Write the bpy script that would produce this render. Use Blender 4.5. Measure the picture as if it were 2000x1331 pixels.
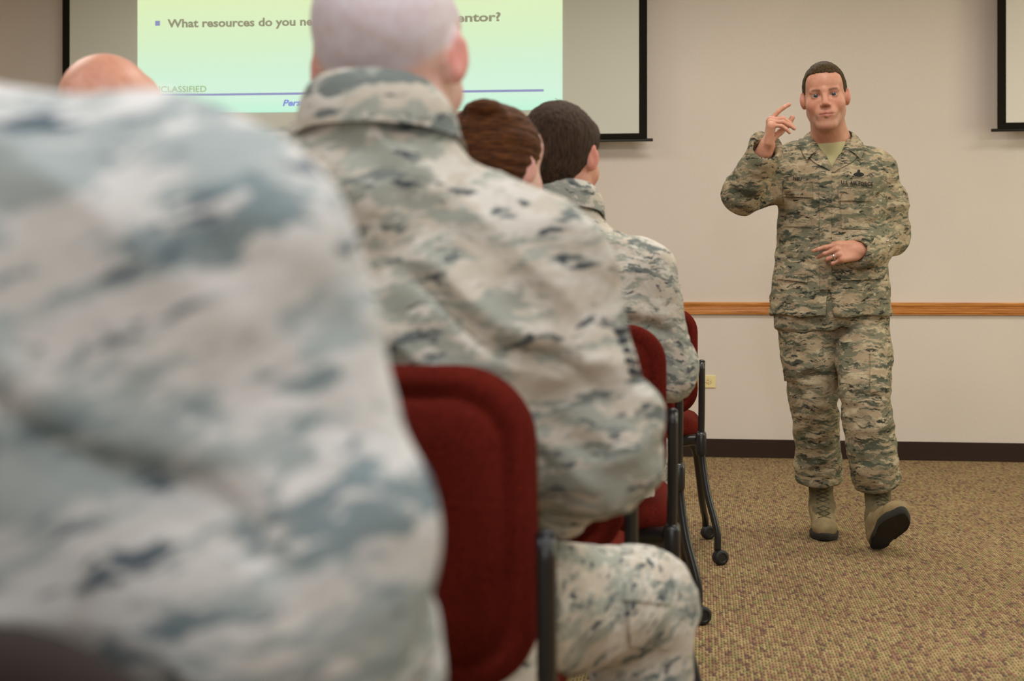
import bpy, bmesh, math, random
import numpy as np
from mathutils import Vector, Matrix
from mathutils.bvhtree import BVHTree

random.seed(4)
for o in list(bpy.data.objects):
    bpy.data.objects.remove(o)
SC = bpy.context.scene
COL = SC.collection
R_ = math.radians

# ------------------------------------------------------------------ camera
YAW = R_(7.6)
FPX = 2778.0
CAM_Z = 0.98
CX, HY = 1000.0, 550.0                       # principal column and horizon row of the frame
FWD = np.array([-math.sin(YAW), math.cos(YAW), 0.0])
RGT = np.array([math.cos(YAW), math.sin(YAW), 0.0])
UP = np.array([0.0, 0.0, 1.0])
cam_data = bpy.data.cameras.new('camera')
cam = bpy.data.objects.new('camera', cam_data)
COL.objects.link(cam)
SC.camera = cam
cam.location = (0, 0, CAM_Z)
cam.rotation_euler = (math.pi / 2, 0, YAW)
cam_data.lens = 50
cam_data.sensor_width = 36
cam_data.shift_y = -(665.5 - HY) / 2000.0
cam_data.clip_start = 0.02
cam_data.dof.use_dof = True
cam_data.dof.focus_distance = 5.3
cam_data.dof.aperture_fstop = 4.2

# ------------------------------------------------------------------ world, exposure, room lights
SC.view_settings.view_transform = 'Standard'
SC.view_settings.look = 'None'
SC.view_settings.gamma = 1
SC.view_settings.exposure = -0.3
SC.view_settings.use_curve_mapping = False
w = bpy.data.worlds.new('world')
SC.world = w
w.use_nodes = True
w.node_tree.nodes['Background'].inputs[0].default_value = (0.9, 0.93, 1.0, 1)
w.node_tree.nodes['Background'].inputs[1].default_value = 0.05


def area(name, loc, rot, size, power, color, size_y=None):
    l = bpy.data.lights.new(name, 'AREA')
    l.energy = power
    l.color = color
    l.shape = 'RECTANGLE'
    l.size = size
    l.size_y = size_y or size
    o = bpy.data.objects.new(name, l)
    o.location = loc
    o.rotation_euler = rot
    COL.objects.link(o)
    return o


CEIL = 2.95
WARM = (1.0, 0.955, 0.87)
COOL = (0.90, 0.95, 1.0)
troffers = []
for (x, y, p, c) in [(-2.6, 6.4, 26, WARM), (0.2, 6.4, 26, WARM), (3.0, 6.4, 26, WARM),
                     (-2.6, 3.7, 40, WARM), (0.2, 3.9, 40, WARM), (3.0, 3.9, 46, WARM),
                     (-2.6, 1.0, 30, COOL), (0.3, 1.0, 34, COOL), (3.0, 1.0, 30, COOL),
                     (-1.4, -1.6, 32, COOL), (1.6, -1.6, 32, COOL)]:
    troffers.append((x, y))
    area('ceiling_lamp', (x, y, CEIL - 0.05), (0, 0, 0), 1.15, p * 1.07, c, 0.55)
# the photographer's flash bounced off a small reflector behind the camera, and an unseen lamp added at the right wall for the yellow-green rim light
area('flash_lamp', (0.15, -2.4, 1.55), (R_(90), 0, R_(-5)), 0.22, 38, (1.0, 0.98, 0.95))
area('rim_lamp', (5.3, 5.6, 1.7), (R_(90), 0, R_(90)), 1.2, 60, (0.96, 1.0, 0.68), 1.6)


def cam2w(X, d, z):
    p = FWD * d + RGT * X
    return np.array([p[0], p[1], z])


def pt(px, py, d):
    """world point seen at that place of the frame, d metres in front of the lens"""
    return FWD * d + RGT * ((px - CX) / FPX * d) + UP * (CAM_Z - (py - HY) / FPX * d)


YW = 8.02


def wallpt(px, py, off=0.0):
    v = FWD + RGT * ((px - CX) / FPX) - UP * ((py - HY) / FPX)
    t = (YW - off) / v[1]
    p = v * t
    return np.array([p[0], p[1], p[2] + CAM_Z])


# ------------------------------------------------------------------ node helpers
def new_mat(name):
    m = bpy.data.materials.new(name)
    m.use_nodes = True
    nt = m.node_tree
    b = nt.nodes['Principled BSDF']
    return m, nt, b


def N(nt, t, **kw):
    n = nt.nodes.new(t)
    for k, v in kw.items():
        if isinstance(k, str) and k.startswith('i_'):
            n.inputs[k[2:].replace('_', ' ')].default_value = v
        else:
            setattr(n, k, v)
    return n


def rgb(r, g, b):
    f = lambda c: (c / 255 / 12.92) if c / 255 <= 0.04045 else ((c / 255 + 0.055) / 1.055) ** 2.4
    return (f(r), f(g), f(b), 1)


def simple(name, col, rough=0.6, metal=0.0, noise=0.0, nscale=60, bump=0.0, bscale=300, spec=None, sheen=0.0):
    m, nt, b = new_mat(name)
    b.inputs['Base Color'].default_value = col
    b.inputs['Roughness'].default_value = rough
    b.inputs['Metallic'].default_value = metal
    if spec is not None:
        b.inputs['Specular IOR Level'].default_value = spec
    if sheen:
        b.inputs['Sheen Weight'].default_value = sheen
    tc = N(nt, 'ShaderNodeTexCoord')
    if noise:
        n = N(nt, 'ShaderNodeTexNoise')
        n.inputs['Scale'].default_value = nscale
        n.inputs['Detail'].default_value = 4
        nt.links.new(tc.outputs['Object'], n.inputs['Vector'])
        mx = N(nt, 'ShaderNodeMix', data_type='RGBA', blend_type='MULTIPLY')
        mx.inputs[0].default_value = noise
        mx.inputs[6].default_value = col
        r = N(nt, 'ShaderNodeValToRGB')
        r.color_ramp.elements[0].position = 0.3
        r.color_ramp.elements[1].position = 0.7
        r.color_ramp.elements[0].color = (0.35, 0.35, 0.35, 1)
        nt.links.new(n.outputs['Fac'], r.inputs[0])
        nt.links.new(r.outputs[0], mx.inputs[7])
        nt.links.new(mx.outputs[2], b.inputs['Base Color'])
    if bump:
        n = N(nt, 'ShaderNodeTexNoise')
        n.inputs['Scale'].default_value = bscale
        n.inputs['Detail'].default_value = 3
        nt.links.new(tc.outputs['Object'], n.inputs['Vector'])
        bp = N(nt, 'ShaderNodeBump')
        bp.inputs['Strength'].default_value = bump
        bp.inputs['Distance'].default_value = 0.002
        nt.links.new(n.outputs['Fac'], bp.inputs['Height'])
        nt.links.new(bp.outputs[0], b.inputs['Normal'])
    return m


# ------------------------------------------------------------------ camouflage cloth
def camo_mat(name, seed, cols, rot=0.0, scale=1.0):
    """cols: sand, light, sage, slate, dark"""
    m, nt, b = new_mat(name)
    L = nt.links
    b.inputs['Roughness'].default_value = 0.85
    b.inputs['Specular IOR Level'].default_value = 0.2
    tc = N(nt, 'ShaderNodeTexCoord')
    mp = N(nt, 'ShaderNodeMapping')
    mp.inputs['Location'].default_value = (seed * 3.7, seed * 1.9, seed * 2.3)
    mp.inputs['Rotation'].default_value = (0, rot, 0)
    L.new(tc.outputs['Object'], mp.inputs['Vector'])
    # small square steps of the printed pattern
    sn = N(nt, 'ShaderNodeVectorMath', operation='SNAP')
    sn.inputs[1].default_value = (0.0014, 0.0014, 0.0014)
    L.new(mp.outputs[0], sn.inputs[0])
    wn = N(nt, 'ShaderNodeTexNoise')
    wn.inputs['Scale'].default_value = 16 * scale
    wn.inputs['Detail'].default_value = 3
    L.new(sn.outputs[0], wn.inputs['Vector'])
    sub = N(nt, 'ShaderNodeVectorMath', operation='SUBTRACT')
    sub.inputs[1].default_value = (0.5, 0.5, 0.5)
    L.new(wn.outputs['Color'], sub.inputs[0])
    sc_ = N(nt, 'ShaderNodeVectorMath', operation='MULTIPLY_ADD')
    sc_.inputs[1].default_value = (0.035, 0.035, 0.045)
    L.new(sub.outputs[0], sc_.inputs[0])
    L.new(sn.outputs[0], sc_.inputs[2])

    def layer(loc, scl, detail, rough, lo, hi):
        mp2 = N(nt, 'ShaderNodeMapping')
        mp2.inputs['Location'].default_value = loc
        mp2.inputs['Scale'].default_value = [s * scale for s in scl]
        L.new(sc_.outputs[0], mp2.inputs['Vector'])
        n = N(nt, 'ShaderNodeTexNoise')
        n.inputs['Scale'].default_value = 1
        n.inputs['Detail'].default_value = detail
        n.inputs['Roughness'].default_value = rough
        L.new(mp2.outputs[0], n.inputs['Vector'])
        r = N(nt, 'ShaderNodeMapRange')
        r.inputs['From Min'].default_value = lo
        r.inputs['From Max'].default_value = hi
        L.new(n.outputs['Fac'], r.inputs['Value'])
        return r.outputs[0]

    def mix(fac, a, c):
        mx = N(nt, 'ShaderNodeMix', data_type='RGBA')
        L.new(fac, mx.inputs[0])
        if isinstance(a, tuple):
            mx.inputs[6].default_value = a
        else:
            L.new(a, mx.inputs[6])
        mx.inputs[7].default_value = c
        return mx.outputs[2]
    a = mix(layer((1, 2, 3), (14, 14, 40), 5, 0.65, 0.49, 0.54), cols[0], cols[1])
    a = mix(layer((5, 1, 9), (8.5, 8.5, 30), 6, 0.66, 0.48, 0.515), a, cols[2])
    a = mix(layer((2, 8, 4), (10, 10, 40), 6, 0.66, 0.545, 0.58), a, cols[3])
    a = mix(layer((8, 5, 2), (18, 18, 70), 5, 0.6, 0.56, 0.60), a, cols[0])
    a = mix(layer((7, 3, 1), (20, 20, 80), 5, 0.65, 0.585, 0.62), a, cols[4])
    a = mix(layer((3, 6, 5), (30, 30, 100), 4, 0.6, 0.62, 0.65), a, cols[1])
    L.new(a, b.inputs['Base Color'])
    # cloth weave and soft creases
    n1 = N(nt, 'ShaderNodeTexNoise')
    n1.inputs['Scale'].default_value = 17
    n1.inputs['Detail'].default_value = 2
    n1.inputs['Distortion'].default_value = 0.5
    L.new(mp.outputs[0], n1.inputs['Vector'])
    bp = N(nt, 'ShaderNodeBump')
    bp.inputs['Strength'].default_value = 0.55
    bp.inputs['Distance'].default_value = 0.010
    L.new(n1.outputs['Fac'], bp.inputs['Height'])
    n2 = N(nt, 'ShaderNodeTexNoise')
    n2.inputs['Scale'].default_value = 420
    L.new(mp.outputs[0], n2.inputs['Vector'])
    bp2 = N(nt, 'ShaderNodeBump')
    bp2.inputs['Strength'].default_value = 0.25
    bp2.inputs['Distance'].default_value = 0.001
    L.new(n2.outputs['Fac'], bp2.inputs['Height'])
    L.new(bp.outputs[0], bp2.inputs['Normal'])
    L.new(bp2.outputs[0], b.inputs['Normal'])
    return m


CAMO_M = (rgb(160, 142, 116), rgb(178, 164, 136), rgb(116, 114, 94), rgb(80, 84, 70), rgb(50, 51, 45))
CAMO_F = (rgb(194, 184, 170), rgb(206, 200, 190), rgb(156, 158, 148), rgb(114, 120, 116), rgb(78, 84, 88))  # same uniform, the brighter foreground light put into the palette
CAMO_N = (rgb(202, 200, 198), rgb(214, 212, 210), rgb(160, 168, 168), rgb(124, 138, 142), rgb(84, 98, 108))  # nearest uniform: strong cool light painted in as paler, bluer tones
M_man = camo_mat('digital_tiger_camouflage', 1.0, CAMO_M)
M_man_leg = camo_mat('digital_tiger_camouflage_trousers', 2.3, CAMO_M)
M_p2 = camo_mat('front_lit_camouflage', 3.1, CAMO_F, rot=0.12, scale=0.72)
M_p2_leg = camo_mat('front_lit_camouflage_trousers', 5.1, CAMO_F, rot=0.5)
M_p3 = camo_mat('camouflage_blouse', 4.4, CAMO_F)
M_p4 = camo_mat('camouflage_coat', 6.2, CAMO_F, rot=-0.2)
M_p1 = camo_mat('nearest_lit_camouflage', 7.7, CAMO_N, rot=0.35, scale=0.6)
M_p5 = camo_mat('camouflage_neighbour', 9.1, CAMO_F)


def skin_mat(name, rough=0.5):
    m, nt, b = new_mat(name)
    L = nt.links
    at = N(nt, 'ShaderNodeAttribute', attribute_name='col')
    tc = N(nt, 'ShaderNodeTexCoord')
    n = N(nt, 'ShaderNodeTexNoise')
    n.inputs['Scale'].default_value = 55
    n.inputs['Detail'].default_value = 4
    L.new(tc.outputs['Object'], n.inputs['Vector'])
    r = N(nt, 'ShaderNodeValToRGB')
    r.color_ramp.elements[0].position = 0.3
    r.color_ramp.elements[1].position = 0.7
    r.color_ramp.elements[0].color = (0.90, 0.80, 0.77, 1)
    r.color_ramp.elements[1].color = (1, 1, 1, 1)
    L.new(n.outputs['Fac'], r.inputs[0])
    mx = N(nt, 'ShaderNodeMix', data_type='RGBA', blend_type='MULTIPLY')
    mx.inputs[0].default_value = 1
    L.new(at.outputs['Color'], mx.inputs[6])
    L.new(r.outputs[0], mx.inputs[7])
    L.new(mx.outputs[2], b.inputs['Base Color'])
    b.inputs['Roughness'].default_value = rough
    b.inputs['Subsurface Weight'].default_value = 0.12
    b.inputs['Subsurface Radius'].default_value = (0.012, 0.005, 0.003)
    b.inputs['Subsurface Scale'].default_value = 0.6
    return m


M_skin = skin_mat('skin')


def hair_mat(name, c1, c2, scale=(260, 260, 40)):
    m, nt, b = new_mat(name)
    L = nt.links
    tc = N(nt, 'ShaderNodeTexCoord')
    mp = N(nt, 'ShaderNodeMapping')
    mp.inputs['Scale'].default_value = scale
    L.new(tc.outputs['Object'], mp.inputs['Vector'])
    n = N(nt, 'ShaderNodeTexNoise')
    n.inputs['Scale'].default_value = 1
    n.inputs['Detail'].default_value = 4
    L.new(mp.outputs[0], n.inputs['Vector'])
    r = N(nt, 'ShaderNodeValToRGB')
    r.color_ramp.elements[0].position = 0.35
    r.color_ramp.elements[1].position = 0.65
    r.color_ramp.elements[0].color = c1
    r.color_ramp.elements[1].color = c2
    L.new(n.outputs['Fac'], r.inputs[0])
    L.new(r.outputs[0], b.inputs['Base Color'])
    b.inputs['Roughness'].default_value = 0.8
    b.inputs['Specular IOR Level'].default_value = 0.2
    bp = N(nt, 'ShaderNodeBump')
    bp.inputs['Strength'].default_value = 0.6
    bp.inputs['Distance'].default_value = 0.003
    L.new(n.outputs['Fac'], bp.inputs['Height'])
    L.new(bp.outputs[0], b.inputs['Normal'])
    return m


M_hair_man = hair_mat('short_brown_hair', rgb(44, 32, 18), rgb(78, 62, 36))
M_hair_dark = hair_mat('dark_cropped_hair', rgb(38, 26, 20), rgb(72, 52, 38))
M_hair_auburn = hair_mat('auburn_hair', rgb(50, 26, 10), rgb(100, 58, 26), (40, 40, 330))

M_tee = simple('sand_undershirt', rgb(186, 180, 134), 0.9, bump=0.3, bscale=500)
M_black = simple('black_painted_steel', rgb(26, 25, 26), 0.32, spec=0.6)
M_blackpl = simple('black_plastic', rgb(20, 20, 20), 0.5, bump=0.2)
M_blackthread = simple('black_embroidery', rgb(30, 32, 30), 0.9)
M_silver = simple('polished_silver', rgb(225, 225, 222), 0.22, metal=1.0)
M_sole = simple('dark_rubber_sole', rgb(36, 34, 28), 0.8, bump=0.4, bscale=200)
M_boot = simple('sage_suede_boot', rgb(156, 136, 98), 0.9, noise=0.55, nscale=28, bump=0.35, bscale=250)
M_bootdk = simple('boot_canvas', rgb(118, 104, 72), 0.9, noise=0.85, nscale=20, bump=0.4, bscale=300)
M_lace = simple('olive_laces', rgb(64, 62, 42), 0.9)
M_eye = None


# ------------------------------------------------------------------ object helpers
def set_props(o, label=None, cat=None, group=None, kind=None):
    if label:
        o['label'] = label
    if cat:
        o['category'] = cat
    if group:
        o['group'] = group
    if kind:
        o['kind'] = kind
    return o


def mesh_obj(name, verts, faces, mat=None, parent=None, smooth=True, origin=None, mats=None, fmat=None):
    me = bpy.data.meshes.new(name)
    v = np.asarray(verts, dtype=np.float64)
    o_ = np.zeros(3)
    if parent is not None:
        o_ = np.array(parent.get('_org', (0, 0, 0)), dtype=float)
    if origin is not None:
        o_ = np.array(origin, dtype=float)
    me.from_pydata((v - o_).tolist(), [], faces if isinstance(faces, list) else faces.tolist())
    if mats:
        for m_ in mats:
            me.materials.append(m_)
    elif mat:
        me.materials.append(mat)
    if fmat is not None:
        me.polygons.foreach_set('material_index', fmat)
    if smooth:
        me.polygons.foreach_set('use_smooth', [True] * len(me.polygons))
    me.update()
    o = bpy.data.objects.new(name, me)
    COL.objects.link(o)
    if parent is not None:
        o.parent = parent
        o['_org'] = list(o_)
    elif origin is not None:
        o.location = tuple(o_)
        o['_org'] = list(o_)
    else:
        o['_org'] = [0, 0, 0]
    return o


def empty(name, loc, label, cat, group=None):
    o = bpy.data.objects.new(name, None)
    COL.objects.link(o)
    o.location = tuple(loc)
    o['_org'] = list(map(float, loc))
    o.empty_display_size = 0.1
    return set_props(o, label, cat, group)


class MB:
    def __init__(s):
        s.v = []
        s.f = []

    def add(s, v, f):
        n = len(s.v)
        s.v += [tuple(map(float, p)) for p in v]
        s.f += [[i + n for i in q] for q in f]

    def box(s, lo, hi, bev=0.0, seg=2):
        bm = bmesh.new()
        bmesh.ops.create_cube(bm, size=1)
        lo = np.array(lo, float)
        hi = np.array(hi, float)
        for vv in bm.verts:
            vv.co = Vector(((lo + hi) / 2 + np.array(vv.co) * (hi - lo)).tolist())
        if bev:
            bmesh.ops.bevel(bm, geom=bm.edges[:], offset=bev, segments=seg, affect='EDGES', profile=0.5)
        bm.verts.ensure_lookup_table()
        s.add([vv.co[:] for vv in bm.verts], [[x.index for x in ff.verts] for ff in bm.faces])
        bm.free()

    def tube(s, pts, r, n=12, cap=True, rx=None, ref=(0, 0, 1)):
        """tube along a polyline; r scalar or per point; rx gives an oval section"""
        P = [np.array(p, float) for p in pts]
        m = len(P)
        rs = [r] * m if np.isscalar(r) else list(r)
        rr = rs if rx is None else ([rx] * m if np.isscalar(rx) else list(rx))
        ref = np.array(ref, float)
        V = []
        prev = None
        for i in range(m):
            t = P[min(i + 1, m - 1)] - P[max(i - 1, 0)]
            t = t / (np.linalg.norm(t) + 1e-12)
            if prev is None:
                u = np.cross(ref, t)
                if np.linalg.norm(u) < 0.1:
                    u = np.cross((1, 0, 0), t)
            else:
                u = prev - t * np.dot(prev, t)
            u = u / np.linalg.norm(u)
            prev = u
            v_ = np.cross(t, u)
            for k in range(n):
                a = 2 * math.pi * k / n
                V.append(P[i] + u * math.cos(a) * rr[i] + v_ * math.sin(a) * rs[i])
        F = []
        for i in range(m - 1):
            for k in range(n):
                F.append([i * n + k, i * n + (k + 1) % n, (i + 1) * n + (k + 1) % n, (i + 1) * n + k])
        if cap:
            F.append([k for k in range(n)][::-1])
            F.append([(m - 1) * n + k for k in range(n)])
        s.add(V, F)

    def lathe(s, prof, axis_o, axis_d, n=24):
        d = np.array(axis_d, float)
        d /= np.linalg.norm(d)
        u = np.cross(d, (0, 0, 1)) if abs(d[2]) < 0.9 else np.cross(d, (1, 0, 0))
        u /= np.linalg.norm(u)
        v_ = np.cross(d, u)
        V = []
        for (r, h) in prof:
            for k in range(n):
                a = 2 * math.pi * k / n
                V.append(np.array(axis_o) + d * h + (u * math.cos(a) + v_ * math.sin(a)) * r)
        F = []
        m = len(prof)
        for i in range(m - 1):
            for k in range(n):
                F.append([i * n + k, i * n + (k + 1) % n, (i + 1) * n + (k + 1) % n, (i + 1) * n + k])
        F.append([k for k in range(n)][::-1])
        F.append([(m - 1) * n + k for k in range(n)])
        s.add(V, F)

    def build(s, name, mat, parent=None, smooth=False, origin=None, xf=None):
        v = np.array(s.v)
        if xf is not None:
            v = xf(v)
        return mesh_obj(name, v, s.f, mat, parent, smooth, origin)


def auto_smooth(o, ang=40):
    me = o.data
    me.polygons.foreach_set('use_smooth', [True] * len(me.polygons))
    try:
        me.set_sharp_from_angle(angle=R_(ang))
    except Exception:
        pass
    return o


def catmull(P, n=8):
    P = [np.array(p, float) for p in P]
    Q = [2 * P[0] - P[1]] + P + [2 * P[-1] - P[-2]]
    out = []
    for i in range(1, len(Q) - 2):
        for k in range(n):
            t = k / n
            a, b, c, d = Q[i - 1], Q[i], Q[i + 1], Q[i + 2]
            out.append(0.5 * ((2 * b) + (-a + c) * t + (2 * a - 5 * b + 4 * c - d) * t * t + (-a + 3 * b - 3 * c + d) * t ** 3))
    out.append(P[-1])
    return out


# ------------------------------------------------------------------ numpy noise
def vnoise(P, seed=0):
    P = np.asarray(P, float)
    I = np.floor(P).astype(np.int64)
    f = P - I
    u = f * f * (3 - 2 * f)

    def h(x, y, z):
        n = (x * 374761393 + y * 668265263 + z * 2147483647 + seed * 974634777) & 0xffffffff
        n = ((n ^ (n >> 13)) * 1274126177) & 0xffffffff
        n = n ^ (n >> 16)
        return (n & 0xffff) / 32767.5 - 1
    x, y, z = I[:, 0], I[:, 1], I[:, 2]
    r = 0
    for dx in (0, 1):
        for dy in (0, 1):
            for dz in (0, 1):
                w_ = (u[:, 0] if dx else 1 - u[:, 0]) * (u[:, 1] if dy else 1 - u[:, 1]) * (u[:, 2] if dz else 1 - u[:, 2])
                r = r + w_ * h(x + dx, y + dy, z + dz)
    return r


# ------------------------------------------------------------------ implicit surfaces
def smin(a, b, k):
    if k <= 0:
        return np.minimum(a, b)
    h = np.maximum(k - np.abs(a - b), 0) / k
    return np.minimum(a, b) - h * h * k * 0.25


def smax(a, b, k):
    return -smin(-a, -b, k)


class Frame:
    """local frame: origin o, rows of M are the local x, y, z axes in the parent space"""

    def __init__(s, o=(0, 0, 0), x=(1, 0, 0), y=(0, 1, 0), z=None):
        s.o = np.array(o, float)
        y = np.array(y, float)
        y /= np.linalg.norm(y)
        x = np.array(x, float)
        x = x - y * np.dot(x, y)
        x /= np.linalg.norm(x)
        zz = np.cross(x, y)
        if z is not None and np.dot(zz, z) < 0:
            zz = -zz
        s.M = np.array([x, y, zz])

    def w(s, p):
        return s.o + np.asarray(p, float) @ s.M

    def d(s, p):
        return np.asarray(p, float) @ s.M

    def loc(s, P):
        return (P - s.o) @ s.M.T


ID = Frame()


class Field:
    def __init__(s, h):
        s.h = h
        s.ops = []

    def _add(s, fn, c, r, k, op):
        s.ops.append((fn, np.array(c, float), r, k, op))

    def cone(s, a, b, ra, rb, k=0.02, fr=ID, op='add', flat=None):
        a = fr.w(a)
        b = fr.w(b)
        ab = b - a
        L2 = float(ab @ ab) + 1e-12
        fl = None
        if flat is not None:                     # (direction in frame, factor >1 squeezes)
            fd = fr.d(flat[0])
            fd = fd / np.linalg.norm(fd)
            fl = (fd, flat[1])

        def fn(P):
            q = P - a
            t = np.clip((q @ ab) / L2, 0, 1)
            e = q - t[:, None] * ab
            if fl is not None:
                e = e + ((e @ fl[0]) * (fl[1] - 1))[:, None] * fl[0]
            return np.sqrt((e * e).sum(1)) - (ra + (rb - ra) * t)
        s._add(fn, (a + b) / 2, math.sqrt(L2) / 2 + max(ra, rb), k, op)

    def ell(s, c, r, k=0.02, fr=ID, op='add'):
        cw = fr.w(c)
        r = np.array(r, float)
        M = fr.M

        def fn(P):
            q = (P - cw) @ M.T
            k0 = np.sqrt(((q / r) ** 2).sum(1))
            k1 = np.sqrt(((q / (r * r)) ** 2).sum(1)) + 1e-9
            return k0 * (k0 - 1) / k1
        s._add(fn, cw, float(r.max()), k, op)

    def box(s, c, hs, rd=0.01, k=0.01, fr=ID, op='add'):
        cw = fr.w(c)
        hs = np.array(hs, float)
        M = fr.M

        def fn(P):
            q = np.abs((P - cw) @ M.T) - (hs - rd)
            return np.sqrt((np.maximum(q, 0) ** 2).sum(1)) + np.minimum(q.max(1), 0) - rd
        s._add(fn, cw, float(np.linalg.norm(hs)), k, op)

    def loft(s, zs, cx, cy, rx, ry, k=0.02, fr=ID, op='add', p=2.3, endr=0.01):
        zs = np.array(zs, float)
        zc = (zs[0] + zs[-1]) / 2
        hz = (zs[-1] - zs[0]) / 2
        c = fr.w((float(np.mean(cx)), float(np.mean(cy)), zc))
        mr = max(max(rx), max(ry))

        def fn(P):
            q = (P - fr.o) @ fr.M.T
            z = q[:, 2]
            X = np.interp(z, zs, cx)
            Y = np.interp(z, zs, cy)
            A = np.interp(z, zs, rx)
            B = np.interp(z, zs, ry)
            u = np.abs(q[:, 0] - X) / A
            v = np.abs(q[:, 1] - Y) / B
            n = (u ** p + v ** p) ** (1 / p)
            d = (n - 1) * np.minimum(A, B)
            dz = np.abs(z - zc) - hz
            return smax(d, dz, endr)
        s._add(fn, c, math.hypot(hz, mr) + 0.05, k, op)

    def custom(s, fn, c, r, k=0.0, op='add'):
        s._add(fn, c, r, k, op)

    def clip(s, lo=None, hi=None):
        s.cl = (lo, hi)

    def build(s, smooth=0):
        h = s.h
        adds = [o for o in s.ops if o[4] == 'add']
        lo = np.min([c - r for (_, c, r, k, op) in adds], 0) - 4 * h
        hi = np.max([c + r for (_, c, r, k, op) in adds], 0) + 4 * h
        if hasattr(s, 'cl'):
            if s.cl[0] is not None:
                lo = np.maximum(lo, s.cl[0])
            if s.cl[1] is not None:
                hi = np.minimum(hi, s.cl[1])
        ax = []
        fine = getattr(s, 'fine', None)
        for i in range(3):
            xs = [lo[i]]
            while xs[-1] < hi[i]:
                st = h
                if fine:
                    for (a_, b_, hf) in fine[i]:
                        if a_ <= xs[-1] <= b_:
                            st = hf
                xs.append(xs[-1] + st)
            ax.append(np.array(xs))
        n = np.array([len(a_) for a_ in ax])
        D = np.full(n, 0.2, np.float32)
        for (fn, c, r, k, op) in s.ops:
            m = r + k + 2 * h
            a = np.array([max(int(np.searchsorted(ax[i], c[i] - m)) - 1, 0) for i in range(3)])
            b = np.array([min(int(np.searchsorted(ax[i], c[i] + m)) + 1, n[i]) for i in range(3)])
            if (b <= a).any():
                continue
            G = np.stack(np.meshgrid(ax[0][a[0]:b[0]], ax[1][a[1]:b[1]], ax[2][a[2]:b[2]], indexing='ij'), -1)
            sh = G.shape[:3]
            d = fn(G.reshape(-1, 3)).reshape(sh)
            S = D[a[0]:b[0], a[1]:b[1], a[2]:b[2]]
            if op == 'add':
                S[:] = smin(S, d, k)
            elif op == 'sub':
                S[:] = smax(S, -d, k)
            elif op == 'int':
                S[:] = smax(S, d, k)
        D[0] = D[-1] = 0.2
        D[:, 0] = D[:, -1] = 0.2
        D[:, :, 0] = D[:, :, -1] = 0.2
        S = D < 0
        cc = np.zeros(np.array(D.shape) - 1, np.int8)
        nx, ny, nz = cc.shape
        for dx in (0, 1):
            for dy in (0, 1):
                for dz in (0, 1):
                    cc += S[dx:nx + dx, dy:ny + dy, dz:nz + dz]
        act = (cc > 0) & (cc < 8)
        ai = np.argwhere(act)
        idx = np.full(cc.shape, -1, np.int64)
        idx[act] = np.arange(len(ai))
        acc = np.zeros((len(ai), 3))
        cnt = np.zeros(len(ai))
        for axis in range(3):
            o1, o2 = [i for i in range(3) if i != axis]
            for p in (0, 1):
                for q in (0, 1):
                    ca = np.zeros(3, int)
                    ca[o1] = p
                    ca[o2] = q
                    cb = ca.copy()
                    cb[axis] = 1
                    A = ai + ca
                    B = ai + cb
                    va = D[A[:, 0], A[:, 1], A[:, 2]].astype(float)
                    vb = D[B[:, 0], B[:, 1], B[:, 2]].astype(float)
                    cr = (va < 0) != (vb < 0)
                    t = np.where(cr, va / np.where(cr, va - vb, 1), 0)
                    pos = np.tile(ca.astype(float), (len(ai), 1))
                    pos[:, axis] = t
                    acc += pos * cr[:, None]
                    cnt += cr
        fi = ai + acc / cnt[:, None]
        V = np.stack([np.interp(fi[:, i], np.arange(n[i]), ax[i]) for i in range(3)], 1)
        F = []
        for axis in range(3):
            u, v = (axis + 1) % 3, (axis + 2) % 3
            sl0 = [slice(None)] * 3
            sl1 = [slice(None)] * 3
            sl0[axis] = slice(0, -1)
            sl1[axis] = slice(1, None)
            cr = S[tuple(sl0)] != S[tuple(sl1)]
            e = np.argwhere(cr)
            e = e[(e[:, u] > 0) & (e[:, v] > 0) & (e[:, u] < D.shape[u] - 1) & (e[:, v] < D.shape[v] - 1)]
            ins = S[e[:, 0], e[:, 1], e[:, 2]]

            def at(du, dv):
                q = e.copy()
                q[:, u] += du
                q[:, v] += dv
                return idx[q[:, 0], q[:, 1], q[:, 2]]
            Q = np.stack([at(-1, -1), at(0, -1), at(0, 0), at(-1, 0)], 1)
            Q[~ins] = Q[~ins][:, ::-1]
            F.append(Q)
        F = np.concatenate(F)
        F = F[(F >= 0).all(1)]
        for _ in range(smooth):
            A = np.zeros_like(V)
            C = np.zeros(len(V))
            for i, j in ((0, 1), (1, 2), (2, 3), (3, 0)):
                for x in range(3):
                    A[:, x] += np.bincount(F[:, i], V[F[:, j], x], len(V)) + np.bincount(F[:, j], V[F[:, i], x], len(V))
                C += np.bincount(F[:, i], minlength=len(V)) + np.bincount(F[:, j], minlength=len(V))
            V = V * 0.4 + 0.6 * A / np.maximum(C, 1)[:, None]
        return V, F


def vnormals(V, F):
    a = V[F[:, 2]] - V[F[:, 0]]
    b = V[F[:, 3]] - V[F[:, 1]]
    n = np.cross(a, b)
    R = np.zeros_like(V)
    for i in range(4):
        for x in range(3):
            R[:, x] += np.bincount(F[:, i], n[:, x], len(V))
    return R / (np.linalg.norm(R, axis=1, keepdims=True) + 1e-12)


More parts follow.
